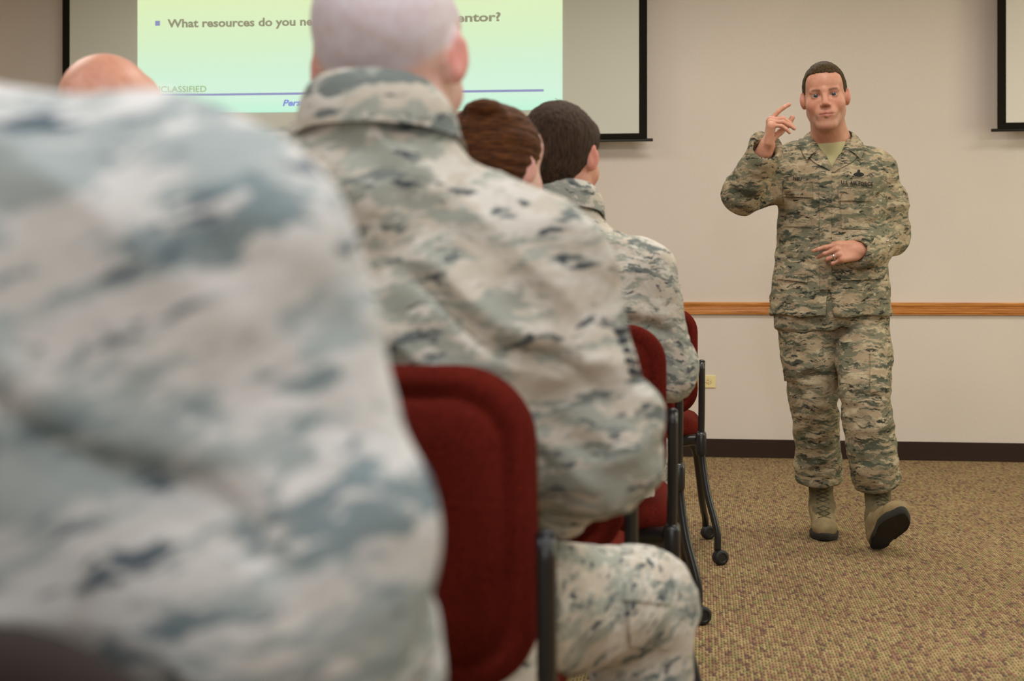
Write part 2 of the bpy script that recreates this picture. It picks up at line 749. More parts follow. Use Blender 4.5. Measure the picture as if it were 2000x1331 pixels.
def folds(V, F, bones, base_amp=0.003, seed=0, drape=None):
    """push cloth in and out: rings of creases across each bone, loose folds elsewhere.
    bones: (a, b, amp, freq, centre t, spread)"""
    Nn = vnormals(V, F)
    disp = np.zeros(len(V))
    wsum = np.zeros(len(V))
    for i, (a, b, amp, fq, tc, sp) in enumerate(bones):
        a = np.array(a, float)
        b = np.array(b, float)
        ab = b - a
        L = np.linalg.norm(ab)
        d = ab / L
        q = V - a
        u = q @ d
        t = np.clip(u / L, 0, 1)
        dist = np.linalg.norm(q - np.clip(u, 0, L)[:, None] * d, axis=1)
        w_ = np.exp(-(dist / 0.09) ** 2) * (0.25 + np.exp(-((t - tc) / sp) ** 2))
        warp = vnoise(V * 7, seed + 31 + i) * 0.35
        S = q * 9 + d * (u * (fq - 9) + warp * 3)[:, None]
        n = vnoise(S, seed + i)
        rid = 1 - np.abs(n) * 2.0
        disp += w_ * amp * rid
    W = V * np.array([7, 7, 11.0])
    W = W + vnoise(V * 5, seed + 77)[:, None] * 1.2
    g = 1 - 2 * np.abs(vnoise(W, seed + 5))
    g2 = vnoise(V * 30 + g[:, None] * 0.6, seed + 9)
    disp += base_amp * g + base_amp * 0.3 * g2
    if drape is not None:
        disp += drape(V)
    return V + Nn * disp[:, None]

# ================================================================== SETTING
def wall_mat():
    m, nt, b = new_mat('woven_beige_wallcovering')
    L = nt.links
    tc = N(nt, 'ShaderNodeTexCoord')
    mp = N(nt, 'ShaderNodeMapping')
    mp.inputs['Scale'].default_value = (260, 260, 190)
    L.new(tc.outputs['Object'], mp.inputs['Vector'])
    n = N(nt, 'ShaderNodeTexNoise')
    n.inputs['Scale'].default_value = 1
    n.inputs['Detail'].default_value = 2
    L.new(mp.outputs[0], n.inputs['Vector'])
    n2 = N(nt, 'ShaderNodeTexNoise')
    n2.inputs['Scale'].default_value = 1.3
    L.new(tc.outputs['Object'], n2.inputs['Vector'])
    ad = N(nt, 'ShaderNodeMath', operation='MULTIPLY_ADD')
    ad.inputs[1].default_value = 0.5
    L.new(n2.outputs['Fac'], ad.inputs[0])
    mu = N(nt, 'ShaderNodeMath', operation='MULTIPLY')
    mu.inputs[1].default_value = 0.5
    L.new(n.outputs['Fac'], mu.inputs[0])
    L.new(mu.outputs[0], ad.inputs[2])
    r = N(nt, 'ShaderNodeValToRGB')
    r.color_ramp.elements[0].position = 0.3
    r.color_ramp.elements[1].position = 0.7
    r.color_ramp.elements[0].color = rgb(206, 195, 186)
    r.color_ramp.elements[1].color = rgb(219, 208, 199)
    L.new(ad.outputs[0], r.inputs[0])
    L.new(r.outputs[0], b.inputs['Base Color'])
    b.inputs['Roughness'].default_value = 0.75
    bp = N(nt, 'ShaderNodeBump')
    bp.inputs['Strength'].default_value = 0.25
    bp.inputs['Distance'].default_value = 0.001
    L.new(n.outputs['Fac'], bp.inputs['Height'])
    L.new(bp.outputs[0], b.inputs['Normal'])
    return m


def carpet_mat():
    m, nt, b = new_mat('ribbed_brown_carpet')
    L = nt.links
    tc = N(nt, 'ShaderNodeTexCoord')
    wn = N(nt, 'ShaderNodeTexNoise')
    wn.inputs['Scale'].default_value = 60
    L.new(tc.outputs['Object'], wn.inputs['Vector'])
    su = N(nt, 'ShaderNodeVectorMath', operation='SUBTRACT')
    su.inputs[1].default_value = (0.5, 0.5, 0.5)
    L.new(wn.outputs['Color'], su.inputs[0])
    ma = N(nt, 'ShaderNodeVectorMath', operation='MULTIPLY_ADD')
    ma.inputs[1].default_value = (0.004, 0.012, 0)
    L.new(su.outputs[0], ma.inputs[0])
    L.new(tc.outputs['Object'], ma.inputs[2])
    sep = N(nt, 'ShaderNodeSeparateXYZ')
    L.new(ma.outputs[0], sep.inputs[0])
    dx = N(nt, 'ShaderNodeMath', operation='DIVIDE')
    dx.inputs[1].default_value = 0.0085
    L.new(sep.outputs[0], dx.inputs[0])
    fx = N(nt, 'ShaderNodeMath', operation='FLOOR')
    L.new(dx.outputs[0], fx.inputs[0])
    rx = N(nt, 'ShaderNodeTexWhiteNoise', noise_dimensions='1D')
    L.new(fx.outputs[0], rx.inputs['W'])
    dy = N(nt, 'ShaderNodeMath', operation='DIVIDE')
    dy.inputs[1].default_value = 0.028
    L.new(sep.outputs[1], dy.inputs[0])
    ay = N(nt, 'ShaderNodeMath', operation='ADD')
    L.new(dy.outputs[0], ay.inputs[0])
    L.new(rx.outputs['Value'], ay.inputs[1])
    fy = N(nt, 'ShaderNodeMath', operation='FLOOR')
    L.new(ay.outputs[0], fy.inputs[0])
    cb = N(nt, 'ShaderNodeCombineXYZ')
    L.new(fx.outputs[0], cb.inputs[0])
    L.new(fy.outputs[0], cb.inputs[1])
    wh = N(nt, 'ShaderNodeTexWhiteNoise', noise_dimensions='2D')
    L.new(cb.outputs[0], wh.inputs['Vector'])
    r = N(nt, 'ShaderNodeValToRGB')
    e = r.color_ramp.elements
    r.color_ramp.interpolation = 'CONSTANT'
    cols = [(0.0, rgb(158, 136, 98)), (0.22, rgb(145, 122, 88)), (0.42, rgb(168, 148, 106)), (0.56, rgb(136, 128, 86)),
            (0.68, rgb(146, 112, 90)), (0.82, rgb(124, 98, 76)), (0.94, rgb(104, 82, 74))]
    e[0].position, e[0].color = cols[0]
    e[1].position, e[1].color = cols[1]
    for p_, c_ in cols[2:]:
        x = e.new(p_)
        x.color = c_
    L.new(wh.outputs['Value'], r.inputs[0])
    # dark gaps between the ribs
    fr = N(nt, 'ShaderNodeMath', operation='FRACT')
    L.new(dx.outputs[0], fr.inputs[0])
    lt = N(nt, 'ShaderNodeMath', operation='LESS_THAN')
    lt.inputs[1].default_value = 0.34
    L.new(fr.outputs[0], lt.inputs[0])
    fry = N(nt, 'ShaderNodeMath', operation='FRACT')
    L.new(ay.outputs[0], fry.inputs[0])
    lt2 = N(nt, 'ShaderNodeMath', operation='LESS_THAN')
    lt2.inputs[1].default_value = 0.62
    L.new(fry.outputs[0], lt2.inputs[0])
    mm = N(nt, 'ShaderNodeMath', operation='MULTIPLY')
    L.new(lt.outputs[0], mm.inputs[0])
    L.new(lt2.outputs[0], mm.inputs[1])
    m8 = N(nt, 'ShaderNodeMath', operation='MULTIPLY')
    m8.inputs[1].default_value = 0.85
    L.new(mm.outputs[0], m8.inputs[0])
    mx = N(nt, 'ShaderNodeMix', data_type='RGBA')
    L.new(m8.outputs[0], mx.inputs[0])
    L.new(r.outputs[0], mx.inputs[6])
    mx.inputs[7].default_value = rgb(66, 46, 42)
    # worn, slightly different broad patches
    n3 = N(nt, 'ShaderNodeTexNoise')
    n3.inputs['Scale'].default_value = 2.2
    n3.inputs['Detail'].default_value = 3
    L.new(tc.outputs['Object'], n3.inputs['Vector'])
    r3 = N(nt, 'ShaderNodeValToRGB')
    r3.color_ramp.elements[0].position = 0.3
    r3.color_ramp.elements[1].position = 0.7
    r3.color_ramp.elements[0].color = (0.86, 0.84, 0.84, 1)
    L.new(n3.outputs['Fac'], r3.inputs[0])
    mu = N(nt, 'ShaderNodeMix', data_type='RGBA', blend_type='MULTIPLY')
    mu.inputs[0].default_value = 1
    L.new(mx.outputs[2], mu.inputs[6])
    L.new(r3.outputs[0], mu.inputs[7])
    L.new(mu.outputs[2], b.inputs['Base Color'])
    b.inputs['Roughness'].default_value = 0.95
    b.inputs['Specular IOR Level'].default_value = 0.1
    bp = N(nt, 'ShaderNodeBump', invert=True)
    bp.inputs['Strength'].default_value = 0.6
    bp.inputs['Distance'].default_value = 0.003
    L.new(mm.outputs[0], bp.inputs['Height'])
    L.new(bp.outputs[0], b.inputs['Normal'])
    return m


def oak_mat():
    m, nt, b = new_mat('honey_oak')
    L = nt.links
    tc = N(nt, 'ShaderNodeTexCoord')
    mp = N(nt, 'ShaderNodeMapping')
    mp.inputs['Scale'].default_value = (3, 40, 90)
    L.new(tc.outputs['Object'], mp.inputs['Vector'])
    n = N(nt, 'ShaderNodeTexNoise')
    n.inputs['Scale'].default_value = 1.5
    n.inputs['Detail'].default_value = 6
    n.inputs['Distortion'].default_value = 0.8
    L.new(mp.outputs[0], n.inputs['Vector'])
    r = N(nt, 'ShaderNodeValToRGB')
    r.color_ramp.elements[0].position = 0.35
    r.color_ramp.elements[1].position = 0.65
    r.color_ramp.elements[0].color = rgb(176, 108, 48)
    r.color_ramp.elements[1].color = rgb(222, 158, 88)
    L.new(n.outputs['Fac'], r.inputs[0])
    L.new(r.outputs[0], b.inputs['Base Color'])
    b.inputs['Roughness'].default_value = 0.35
    return m


M_wall = wall_mat()
M_carpet = carpet_mat()
M_oak = oak_mat()
M_base = simple('dark_brown_vinyl', rgb(46, 31, 24), 0.6, spec=0.15)
M_ceil = simple('white_ceiling_tile', rgb(232, 228, 218), 0.9, noise=0.15, nscale=120)
X0, X1, Y0 = -5.6, 5.4, -4.6


def room_box(name, lo, hi, mat):
    mb = MB()
    mb.box(lo, hi)
    o = mb.build(name, mat)
    o['kind'] = 'structure'
    return o


room_box('floor', (X0 - .1, Y0 - .1, -0.1), (X1 + .1, YW + .1, 0), M_carpet)
room_box('ceiling', (X0 - .1, Y0 - .1, CEIL), (X1 + .1, YW + .1, CEIL + .1), M_ceil)
room_box('wall_back', (X0 - .1, YW, 0), (X1 + .1, YW + .1, CEIL), M_wall)
room_box('wall_front', (X0 - .1, Y0 - .1, 0), (X1 + .1, Y0, CEIL), M_wall)
room_box('wall_left', (X0 - .1, Y0, 0), (X0, YW, CEIL), M_wall)
room_box('wall_right', (X1, Y0, 0), (X1 + .1, YW, CEIL), M_wall)
# vinyl cove base: tall face with a small toe
mb = MB()
prof = [(0, 0.0), (0, 0.101), (-0.004, 0.101), (-0.0055, 0.096), (-0.006, 0.02), (-0.009, 0.008), (-0.018, 0.003), (-0.018, 0.0)]


def extrude_x(prof, x0, x1, y0, z0=0.0, flip=False):
    V = [(x0, y0 + a, z0 + b) for a, b in prof] + [(x1, y0 + a, z0 + b) for a, b in prof]
    n = len(prof)
    F = [[i, i + n, (i + 1) % n + n, (i + 1) % n] for i in range(n)]
    F.append(list(range(n)))
    F.append([i + n for i in range(n)][::-1])
    return V, F


v, f = extrude_x(prof, X0 + .005, X1 - .005, YW)
mb.add(v, f)
o = auto_smooth(mb.build('baseboard_back', M_base), 30)
o['kind'] = 'structure'
# chair rail: flat cap, three reeds, cove and lower fillet
rail_c = wallpt(1400, 602.5)[2]
hh = 0.0345
pr = [(0, hh), (-0.020, hh), (-0.024, hh - .003), (-0.024, hh - .011), (-0.021, hh - .018), (-0.017, hh - .024)]
z_ = hh - .026
for k in range(4):
    pr += [(-0.014, z_), (-0.0175, z_ - .002), (-0.0185, z_ - .004), (-0.0175, z_ - .006), (-0.014, z_ - .008)]
    z_ -= 0.0085
pr += [(-0.019, -hh + .008), (-0.017, -hh + .002), (-0.010, -hh), (0, -hh)]
mb = MB()
v, f = extrude_x(pr, X0 + .005, X1 - .005, YW, rail_c)
mb.add(v, f)
o = auto_smooth(mb.build('trim_1', M_oak), 25)
o['kind'] = 'structure'

# ceiling light fittings (recessed troffers)
M_diff, nt_, b_ = new_mat('lit_diffuser')
b_.inputs['Base Color'].default_value = (0.9, 0.9, 0.88, 1)
b_.inputs['Emission Color'].default_value = (1, 0.94, 0.84, 1)
b_.inputs['Emission Strength'].default_value = 1.2
M_white = simple('white_enamel', rgb(235, 235, 230), 0.4)
proto = None


def lamp_label(x, y):
    row = 'in front of the slide wall' if y > 5 else 'over the standing man\'s end of the aisle' if y > 3 else 'over the seated rows' if y > 0 else 'behind the camera'
    side = 'left' if x < -1 else 'middle' if x < 1 else 'right'
    if y < 0:
        side = 'left' if x < 0 else 'right'
    return 'white recessed ceiling light panel %s, %s one' % (row, side)


for i, (x, y) in enumerate(troffers):
    if proto is None:
        e = empty('ceiling_light', (x, y, CEIL - 0.03), lamp_label(x, y), 'ceiling light', 'ceiling light panels')
        mb = MB()
        for a, b2 in (((-.61, -.31, 0), (.61, -.285, .03)), ((-.61, .285, 0), (.61, .31, .03)), ((-.61, -.285, 0), (-.585, .285, .03)), ((.585, -.285, 0), (.61, .285, .03))):
            mb.box(a, b2)
        fr_ = mb.build('light_frame', M_white)
        fr_.parent = e
        mb = MB()
        mb.box((-.585, -.285, 0.008), (.585, .285, .022))
        df = mb.build('diffuser', M_diff)
        df.parent = e
        proto = (e, fr_, df)
    else:
        r = proto[0].copy()
        COL.objects.link(r)
        r.location = (x, y, CEIL - 0.03)
        r['label'] = lamp_label(x, y)
        for c in proto[1:]:
            c2 = c.copy()
            COL.objects.link(c2)
            c2.parent = r


# ------------------------------------------------------------------ projection screens
def fabric_mat(name, c, glow=None):
    m, nt, b = new_mat(name)
    b.inputs['Base Color'].default_value = c
    b.inputs['Roughness'].default_value = 0.8
    return m


M_screen = simple('matte_white_screen_fabric', rgb(206, 206, 196), 0.8, bump=0.1, bscale=500)
M_screen2 = simple('white_screen_fabric', rgb(218, 213, 205), 0.8, bump=0.1, bscale=500)
M_border = simple('black_screen_border', rgb(28, 25, 19), 0.85, spec=0.1)
M_bar = simple('black_weight_bar', rgb(18, 16, 14), 0.4)
SOFF = 0.11


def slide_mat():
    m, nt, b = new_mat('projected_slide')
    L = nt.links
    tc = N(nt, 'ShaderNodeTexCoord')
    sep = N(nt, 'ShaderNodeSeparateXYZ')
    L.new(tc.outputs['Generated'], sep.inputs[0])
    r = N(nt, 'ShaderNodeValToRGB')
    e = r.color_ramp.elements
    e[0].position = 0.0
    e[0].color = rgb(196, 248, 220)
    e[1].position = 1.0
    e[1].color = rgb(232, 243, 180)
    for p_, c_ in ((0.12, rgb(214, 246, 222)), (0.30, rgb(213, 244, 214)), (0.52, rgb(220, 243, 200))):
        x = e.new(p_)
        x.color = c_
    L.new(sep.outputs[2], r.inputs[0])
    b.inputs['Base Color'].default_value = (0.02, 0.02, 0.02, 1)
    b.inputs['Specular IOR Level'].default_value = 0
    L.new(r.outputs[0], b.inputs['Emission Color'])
    b.inputs['Emission Strength'].default_value = 1.19  # projector light drawn as emission, its unevenness as the vertical ramp
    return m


def ink(name, c):
    m, nt, b = new_mat(name)
    b.inputs['Base Color'].default_value = (0.02, 0.02, 0.02, 1)
    b.inputs['Specular IOR Level'].default_value = 0
    b.inputs['Emission Color'].default_value = c
    b.inputs['Emission Strength'].default_value = 1.15
    return m


def make_screen(name, pxl, pxr, py_bot, label, group, fabmat, bl=15, bar_over=0.032, extend=0.0, border_h=0.024):
    a = wallpt(pxl, py_bot, SOFF)
    b = wallpt(pxr, py_bot, SOFF)
    x0, x1 = a[0], b[0] + extend
    zb = b[2] if extend == 0 else a[2]
    bw = 0.045
    top = CEIL - 0.12
    e = empty(name, ((x0 + x1) / 2, YW - SOFF, zb), label, 'projection screen', group)
    mb = MB()
    mb.box((x0 + bw, YW - SOFF - .001, zb + border_h), (x1 - bw, YW - SOFF + .001, top))
    mb.build('screen_fabric', fabmat, e)
    mb = MB()
    y0, y1 = YW - SOFF - .0015, YW - SOFF + .0015
    mb.box((x0, y0, zb), (x0 + bw, y1, top))
    mb.box((x1 - bw, y0, zb), (x1, y1, top))
    mb.box((x0 + bw, y0, zb), (x1 - bw, y1, zb + border_h))
    mb.build('screen_border', M_border, e)
    mb = MB()
    mb.tube([(x0 - bar_over, YW - SOFF, zb - .004), (x1 + bar_over, YW - SOFF, zb - .004)], .0085, 10)
    mb.build('weight_bar', M_bar, e, smooth=True)
    mb = MB()
    mb.box((x0 - .08, YW - SOFF - .07, top - .01), (x1 + .08, YW - SOFF + .07, top + .11), .02)
    mb.build('screen_housing', M_white, e)
    return e, (x0, x1, zb)


scr, sdim = make_screen('projection_screen', 122, 1264, 272, 'wide wall-mounted screen with a black border showing a green-tinted slide', None, M_screen, border_h=0.034)
make_screen('projection_screen', 1948, 2100, 253, 'blank pull-down screen with black border at the right edge of the photo', None, M_screen2, extend=2.2, border_h=0.036)


def on_screen(px, py, off=0.003):
    return wallpt(px, py, SOFF + off)


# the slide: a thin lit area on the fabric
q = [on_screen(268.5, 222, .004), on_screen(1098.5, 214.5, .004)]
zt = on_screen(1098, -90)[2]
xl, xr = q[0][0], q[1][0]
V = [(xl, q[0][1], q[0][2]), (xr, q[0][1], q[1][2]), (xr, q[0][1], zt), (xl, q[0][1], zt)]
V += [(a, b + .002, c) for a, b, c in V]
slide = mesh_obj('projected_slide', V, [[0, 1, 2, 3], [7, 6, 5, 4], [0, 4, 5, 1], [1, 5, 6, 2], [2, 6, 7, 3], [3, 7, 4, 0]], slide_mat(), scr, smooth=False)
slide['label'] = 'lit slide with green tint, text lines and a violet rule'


def text_mesh(body, size=1.0, bold=0.0, shear=0.0, extrude=0.01):
    c = bpy.data.curves.new('t', 'FONT')
    c.body = body
    c.size = size
    c.offset = bold
    c.shear = shear
    c.extrude = extrude
    c.resolution_u = 3
    o = bpy.data.objects.new('t', c)
    COL.objects.link(o)
    dg = bpy.context.evaluated_depsgraph_get()
    dg.update()
    me = bpy.data.meshes.new_from_object(o.evaluated_get(dg))
    V = np.array([v.co[:] for v in me.vertices])
    F = [list(p.vertices) for p in me.polygons]
    bpy.data.objects.remove(o)
    bpy.data.curves.remove(c)
    bpy.data.meshes.remove(me)
    return V, F


def slide_text(body, p0, p1, hpx, mat, name, bold=0.012, shear=0.0, fit=True):
    """text whose baseline runs from p0 to p1 (frame points) with capital height hpx"""
    a = on_screen(*p0, off=.0065)
    b = on_screen(*p1, off=.0065)
    V, F = text_mesh(body, 1.0, bold, shear, 0.001)
    wv = V[:, 0].max() - V[:, 0].min()
    s = (b[0] - a[0]) / wv
    capm = hpx / 342.0
    cap = 0.73
    sz = capm / cap
    x = a[0] + (V[:, 0] - V[:, 0].min()) * s
    tilt = (b[2] - a[2]) / (b[0] - a[0])
    z = a[2] + V[:, 1] * sz + (x - a[0]) * tilt
    y = a[1] - V[:, 2] * 0.5
    return mesh_obj(name, np.stack([x, y, z], 1), F, mat, slide, smooth=False)


INK_G = ink('slide_text_grey', rgb(152, 148, 122))
INK_O = ink('slide_text_olive', rgb(160, 186, 122))
INK_V = ink('slide_violet', rgb(150, 152, 196))
INK_B = ink('slide_blue', rgb(134, 144, 220))
slide_text('What resources do you need', (327, 53.5), (636, 49), 16.5, INK_G, 'slide_text', bold=0.03)
slide_text('mentor?', (866, 43.5), (978, 40.5), 17, INK_G, 'slide_text', bold=0.03)
slide_text('UNCLASSIFIED', (288, 181), (403, 179.5), 12.5, INK_O, 'slide_text', bold=0.005)
slide_text('Persistent', (552, 207), (634, 205.5), 12.5, INK_B, 'slide_text', bold=0.03, shear=0.25)
slide_text('2', (1083.5, 201), (1089, 201), 9.5, INK_G, 'slide_text', bold=-0.01)


def slab(P, off0, off1, name, mat):
    V = [on_screen(x, y, off1) for x, y in P] + [on_screen(x, y, off0) for x, y in P]
    n = len(P)
    F = [list(range(n))[::-1], [i + n for i in range(n)]] + [[i, (i + 1) % n, (i + 1) % n + n, i + n] for i in range(n)]
    return mesh_obj(name, V, F, mat, slide, smooth=False)


slab([(303, 40.5), (312.5, 40.4), (312.5, 50.3), (303, 50.5)], .004, .0075, 'bullet_square', INK_V)
slab([(286, 184.7), (600, 180.5), (1062, 174.3), (1062, 178.9), (600, 185), (286, 188.3)], .004, .0075, 'slide_rule', INK_V)

# ------------------------------------------------------------------ wall outlet, mounted sideways
oc = wallpt(1377.5, 745.5)
oe = empty('wall_outlet', (oc[0], YW, oc[2]), 'ivory wall outlet mounted sideways between the chair and the standing man', 'outlet')
M_ivory = simple('ivory_plastic', rgb(232, 214, 158), 0.4)
M_slot = simple('dark_slot', rgb(30, 24, 18), 0.7)
mb = MB()
mb.box((oc[0] - .057, YW - .006, oc[2] - .035), (oc[0] + .057, YW - .0002, oc[2] + .035), .002)
mb.build('cover_plate', M_ivory, oe)
for sx in (-1, 1):
    cx = oc[0] + sx * .0195
    mb = MB()
    mb.lathe([(0.0145, 0), (0.0145, .0075), (.0135, .0085)], (cx, YW - .0, oc[2]), (0, -1, 0), 24)
    rc = auto_smooth(mb.build('receptacle', M_ivory, oe), 40)
    mb = MB()
    for (dx, dz, wx, wz) in ((-.004, .0062, .0045, .0012), (-.004, -.0062, .0038, .0012)):
        mb.box((cx + dx - wx, YW - .0092, oc[2] + dz - wz), (cx + dx + wx, YW - .008, oc[2] + dz + wz))
    mb.lathe([(0.0024, 0), (0.0024, .0012)], (cx + .0085, YW - .008, oc[2]), (0, -1, 0), 12)
    mb.lathe([(0.0158, .0), (.0158, .0062)], (cx, YW, oc[2]), (0, -1, 0), 24)
    mb.build('outlet_slots', M_slot, rc)
mb = MB()
mb.lathe([(0.003, 0), (0.003, .0072), (.002, .0078)], (oc[0], YW, oc[2]), (0, -1, 0), 12)
mb.build('screw', M_silver, oe)
# the scrape marks on the wall
M_scuff = simple('grey_scuff', rgb(150, 140, 130), 0.8)

# ================================================================== CHAIRS
def chair_fabric():
    m, nt, b = new_mat('brick_red_chair_fabric')
    L = nt.links
    tc = N(nt, 'ShaderNodeTexCoord')
    n = N(nt, 'ShaderNodeTexNoise')
    n.inputs['Scale'].default_value = 480
    n.inputs['Detail'].default_value = 2
    L.new(tc.outputs['Object'], n.inputs['Vector'])
    r = N(nt, 'ShaderNodeValToRGB')
    r.color_ramp.elements[0].position = 0.35
    r.color_ramp.elements[1].position = 0.65
    r.color_ramp.elements[0].color = rgb(70, 20, 14)
    r.color_ramp.elements[1].color = rgb(112, 37, 27)
    L.new(n.outputs['Fac'], r.inputs[0])
    L.new(r.outputs[0], b.inputs['Base Color'])
    b.inputs['Roughness'].default_value = 0.9
    b.inputs['Specular IOR Level'].default_value = 0.04
    bp = N(nt, 'ShaderNodeBump')
    bp.inputs['Strength'].default_value = 0.4
    bp.inputs['Distance'].default_value = 0.001
    L.new(n.outputs['Fac'], bp.inputs['Height'])
    L.new(bp.outputs[0], b.inputs['Normal'])
    return m


M_chair = chair_fabric()
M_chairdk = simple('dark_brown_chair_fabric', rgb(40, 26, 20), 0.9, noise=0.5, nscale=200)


def rrect(hw, hh, r, n=9):
    out = []
    for cx, cy, a0 in ((hw - r, hh - r, 0), (-hw + r, hh - r, 90), (-hw + r, -hh + r, 180), (hw - r, -hh + r, 270)):
        for k in range(n):
            a = R_(a0 + 90 * k / (n - 1))
            out.append((cx + r * math.cos(a), cy + r * math.sin(a)))
    return out


def cushion(hw, hh, r, layers, curve):
    """stack of inset rounded rectangles; layers = (inset, depth); curve(x, z, depth) -> xyz"""
    V, F = [], []
    n = 0
    for (ins, dep) in layers:
        P = rrect(hw - ins, hh - ins, max(r - ins * 0.8, .004))
        n = len(P)
        V += [curve(a, b, dep) for a, b in P]
    m = len(layers)
    for i in range(m - 1):
        for k in range(n):
            F.append([i * n + k, i * n + (k + 1) % n, (i + 1) * n + (k + 1) % n, (i + 1) * n + k])
    V.append(curve(0, 0, layers[0][1]))
    V.append(curve(0, 0, layers[-1][1]))
    c0, c1 = len(V) - 2, len(V) - 1
    for k in range(n):
        F.append([c0, (k + 1) % n, k])
        F.append([c1, (m - 1) * n + k, (m - 1) * n + (k + 1) % n])
    return V, F


def make_chair(fab):
    e = empty('stacking_chair', (0, 0, 0), 'x', 'chair')
    HW, HH = 0.232, 0.188
    ZC = 0.700

    def cb(x, z, dep):
        t = z / HH
        return (x, -0.255 + dep + 0.055 * (x / HW) ** 2 * 0.6 - 0.03 * t, ZC + z)
    lay = [(0.17, .046), (0.10, .045), (.05, .042), (.022, .034), (.006, .022), (0, .010), (0, -.004), (.004, -.012), (.014, -.0185),
           (.024, -.0185), (.030, -.0135), (.034, -.0135), (.040, -.022), (.052, -.0285), (.09, -.032), (.17, -.033)]
    v, f = cushion(HW, HH, 0.085, lay, cb)
    mb = MB()
    mb.add(v, f)
    mb.build('backrest', fab, e, smooth=True)

    def cs(x, y, dep):
        return (x, 0.04 + y, 0.455 + dep - 0.02 * max(0, y / 0.23 - 0.55) ** 1.5)
    lay = [(0.17, .046), (0.08, .044), (.04, .040), (.018, .032), (.004, .018), (0, .004), (0, -.012), (.006, -.022), (.02, -.028), (.1, -.028)]
    v, f = cushion(0.235, 0.235, 0.08, [(a, -b) for a, b in lay][::-1] if False else lay, cs)
    mb = MB()
    mb.add(v, [q[::-1] for q in f])
    mb.build('seat', fab, e, smooth=True)
    mb = MB()
    mb.box((-.19, -.17, .405), (.19, -.10, .428), .006)
    mb.box((-.20, -.17, .405), (-.165, .20, .428), .006)
    mb.box((.165, -.17, .405), (.20, .20, .428), .006)
    mb.box((-.19, .14, .405), (.19, .19, .428), .006)
    mb.build('seat_frame', M_black, e)
    for s in (-1, 1):
        mb = MB()
        mb.tube([(s * .246, -.262, .700), (s * .246, -.2615, .706), (s * .246, -.261, .708)], [.013, .010, .004], 14, rx=[.0115, .009, .004])
        mb.tube(catmull([(s * .246, -.262, .701), (s * .246, -.255, .60), (s * .245, -.243, .50), (s * .243, -.232, .40)], 4), .0165, 14, rx=.0115, ref=(0, 1, 0))
        mb.build('back_post', M_black, e, smooth=True)
        mb = MB()
        mb.box((min(s * .225, s * .262), -.268, .372), (max(s * .225, s * .262), -.198, .458), .014, 3)
        mb.tube(catmull([(s * .240, -.225, .425), (s * .215, -.20, .422), (s * .17, -.16, .412)], 5), .020, 12, rx=.024)
        auto_smooth(mb.build('pivot_bracket', M_black, e), 40)
        mb = MB()
        mb.tube(catmull([(s * .243, -.235, .42), (s * .250, -.238, .34), (s * .266, -.252, .24), (s * .290, -.270, .15), (s * .300, -.276, .10), (s * .300, -.276, .05)], 6), .0125, 14)
        mb.build('leg', M_black, e, smooth=True)
        mb = MB()
        mb.tube(catmull([(s * .165, -.15, .412), (s * .200, -.13, .405), (s * .222, -.10, .375), (s * .233, -.04, .30), (s * .246, .08, .17), (s * .258, .19, .085), (s * .260, .215, .05)], 6), .0125, 14)
        mb.build('leg', M_black, e, smooth=True)
        for (cx, cy) in ((s * .300, -.276), (s * .260, .215)):
            mb = MB()
            mb.lathe([(.006, -.012), (.022, -.0115), (.0262, -.009), (.027, -.004), (.027, .010), (.0262, .015), (.022, .018), (.016, .0185), (.014, .016), (.006, .016)],
                     (cx + s * .008, cy - .004, .027), (s * .55, -.83, 0), 28)
            mb.tube([(cx, cy, .052), (cx, cy, .03)], .010, 10)
            auto_smooth(mb.build('castor', M_blackpl, e), 40)
    return e


def copy_tree(o, parent=None):
    c = o.copy()
    COL.objects.link(c)
    if parent is not None:
        c.parent = parent
    for ch in list(o.children):
        copy_tree(ch, c)
    return c


chair0 = make_chair(M_chair)


def place_chair(px, y, rz, label, first=False, group=None):
    """px is the world x of the right-hand post, y the world y of that post"""
    c = chair0 if first else copy_tree(chair0)
    a = R_(rz)
    # post sits at (.246, -.255)
    c.location = (px - (.246 * math.cos(a) + .255 * math.sin(a)), y - (.246 * math.sin(a) - .255 * math.cos(a)), 0)
    c.rotation_euler = (0, 0, a)
    c['label'] = label
    if group:
        c['group'] = group
    return c


CG = 'brick-red stacking chairs in rows'
place_chair(-0.169, 1.556, 0, 'large blurred brick-red chair back in the foreground behind the seated man with the shaved head', True, CG)
place_chair(-0.115, 2.34, 0, 'brick-red chair under the auburn-haired woman, hidden behind the shaved man', group=CG)
place_chair(-0.062, 3.075, 0, 'brick-red chair whose rounded back covers the waist of the dark-haired seated man', group=CG)
place_chair(-0.064, 4.12, 0, 'mostly hidden chair showing one black tube leg and castor beside the shaved man\'s knee', group=CG)
place_chair(0.0, 4.99, 0, 'farthest red chair with an empty seat, black post in front of the wall outlet', group=CG)
place_chair(-0.80, 2.36, 0, 'brick-red chair under the bald man at the left, hidden from view', group=CG)
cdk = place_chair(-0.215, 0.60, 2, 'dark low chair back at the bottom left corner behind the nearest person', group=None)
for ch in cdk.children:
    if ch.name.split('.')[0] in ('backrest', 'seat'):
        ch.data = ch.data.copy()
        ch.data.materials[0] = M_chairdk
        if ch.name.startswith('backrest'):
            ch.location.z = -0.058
if 'group' in cdk:
    del cdk['group']

# ================================================================== PEOPLE: shared builders
SKIN = np.array(rgb(205, 150, 124)[:3])


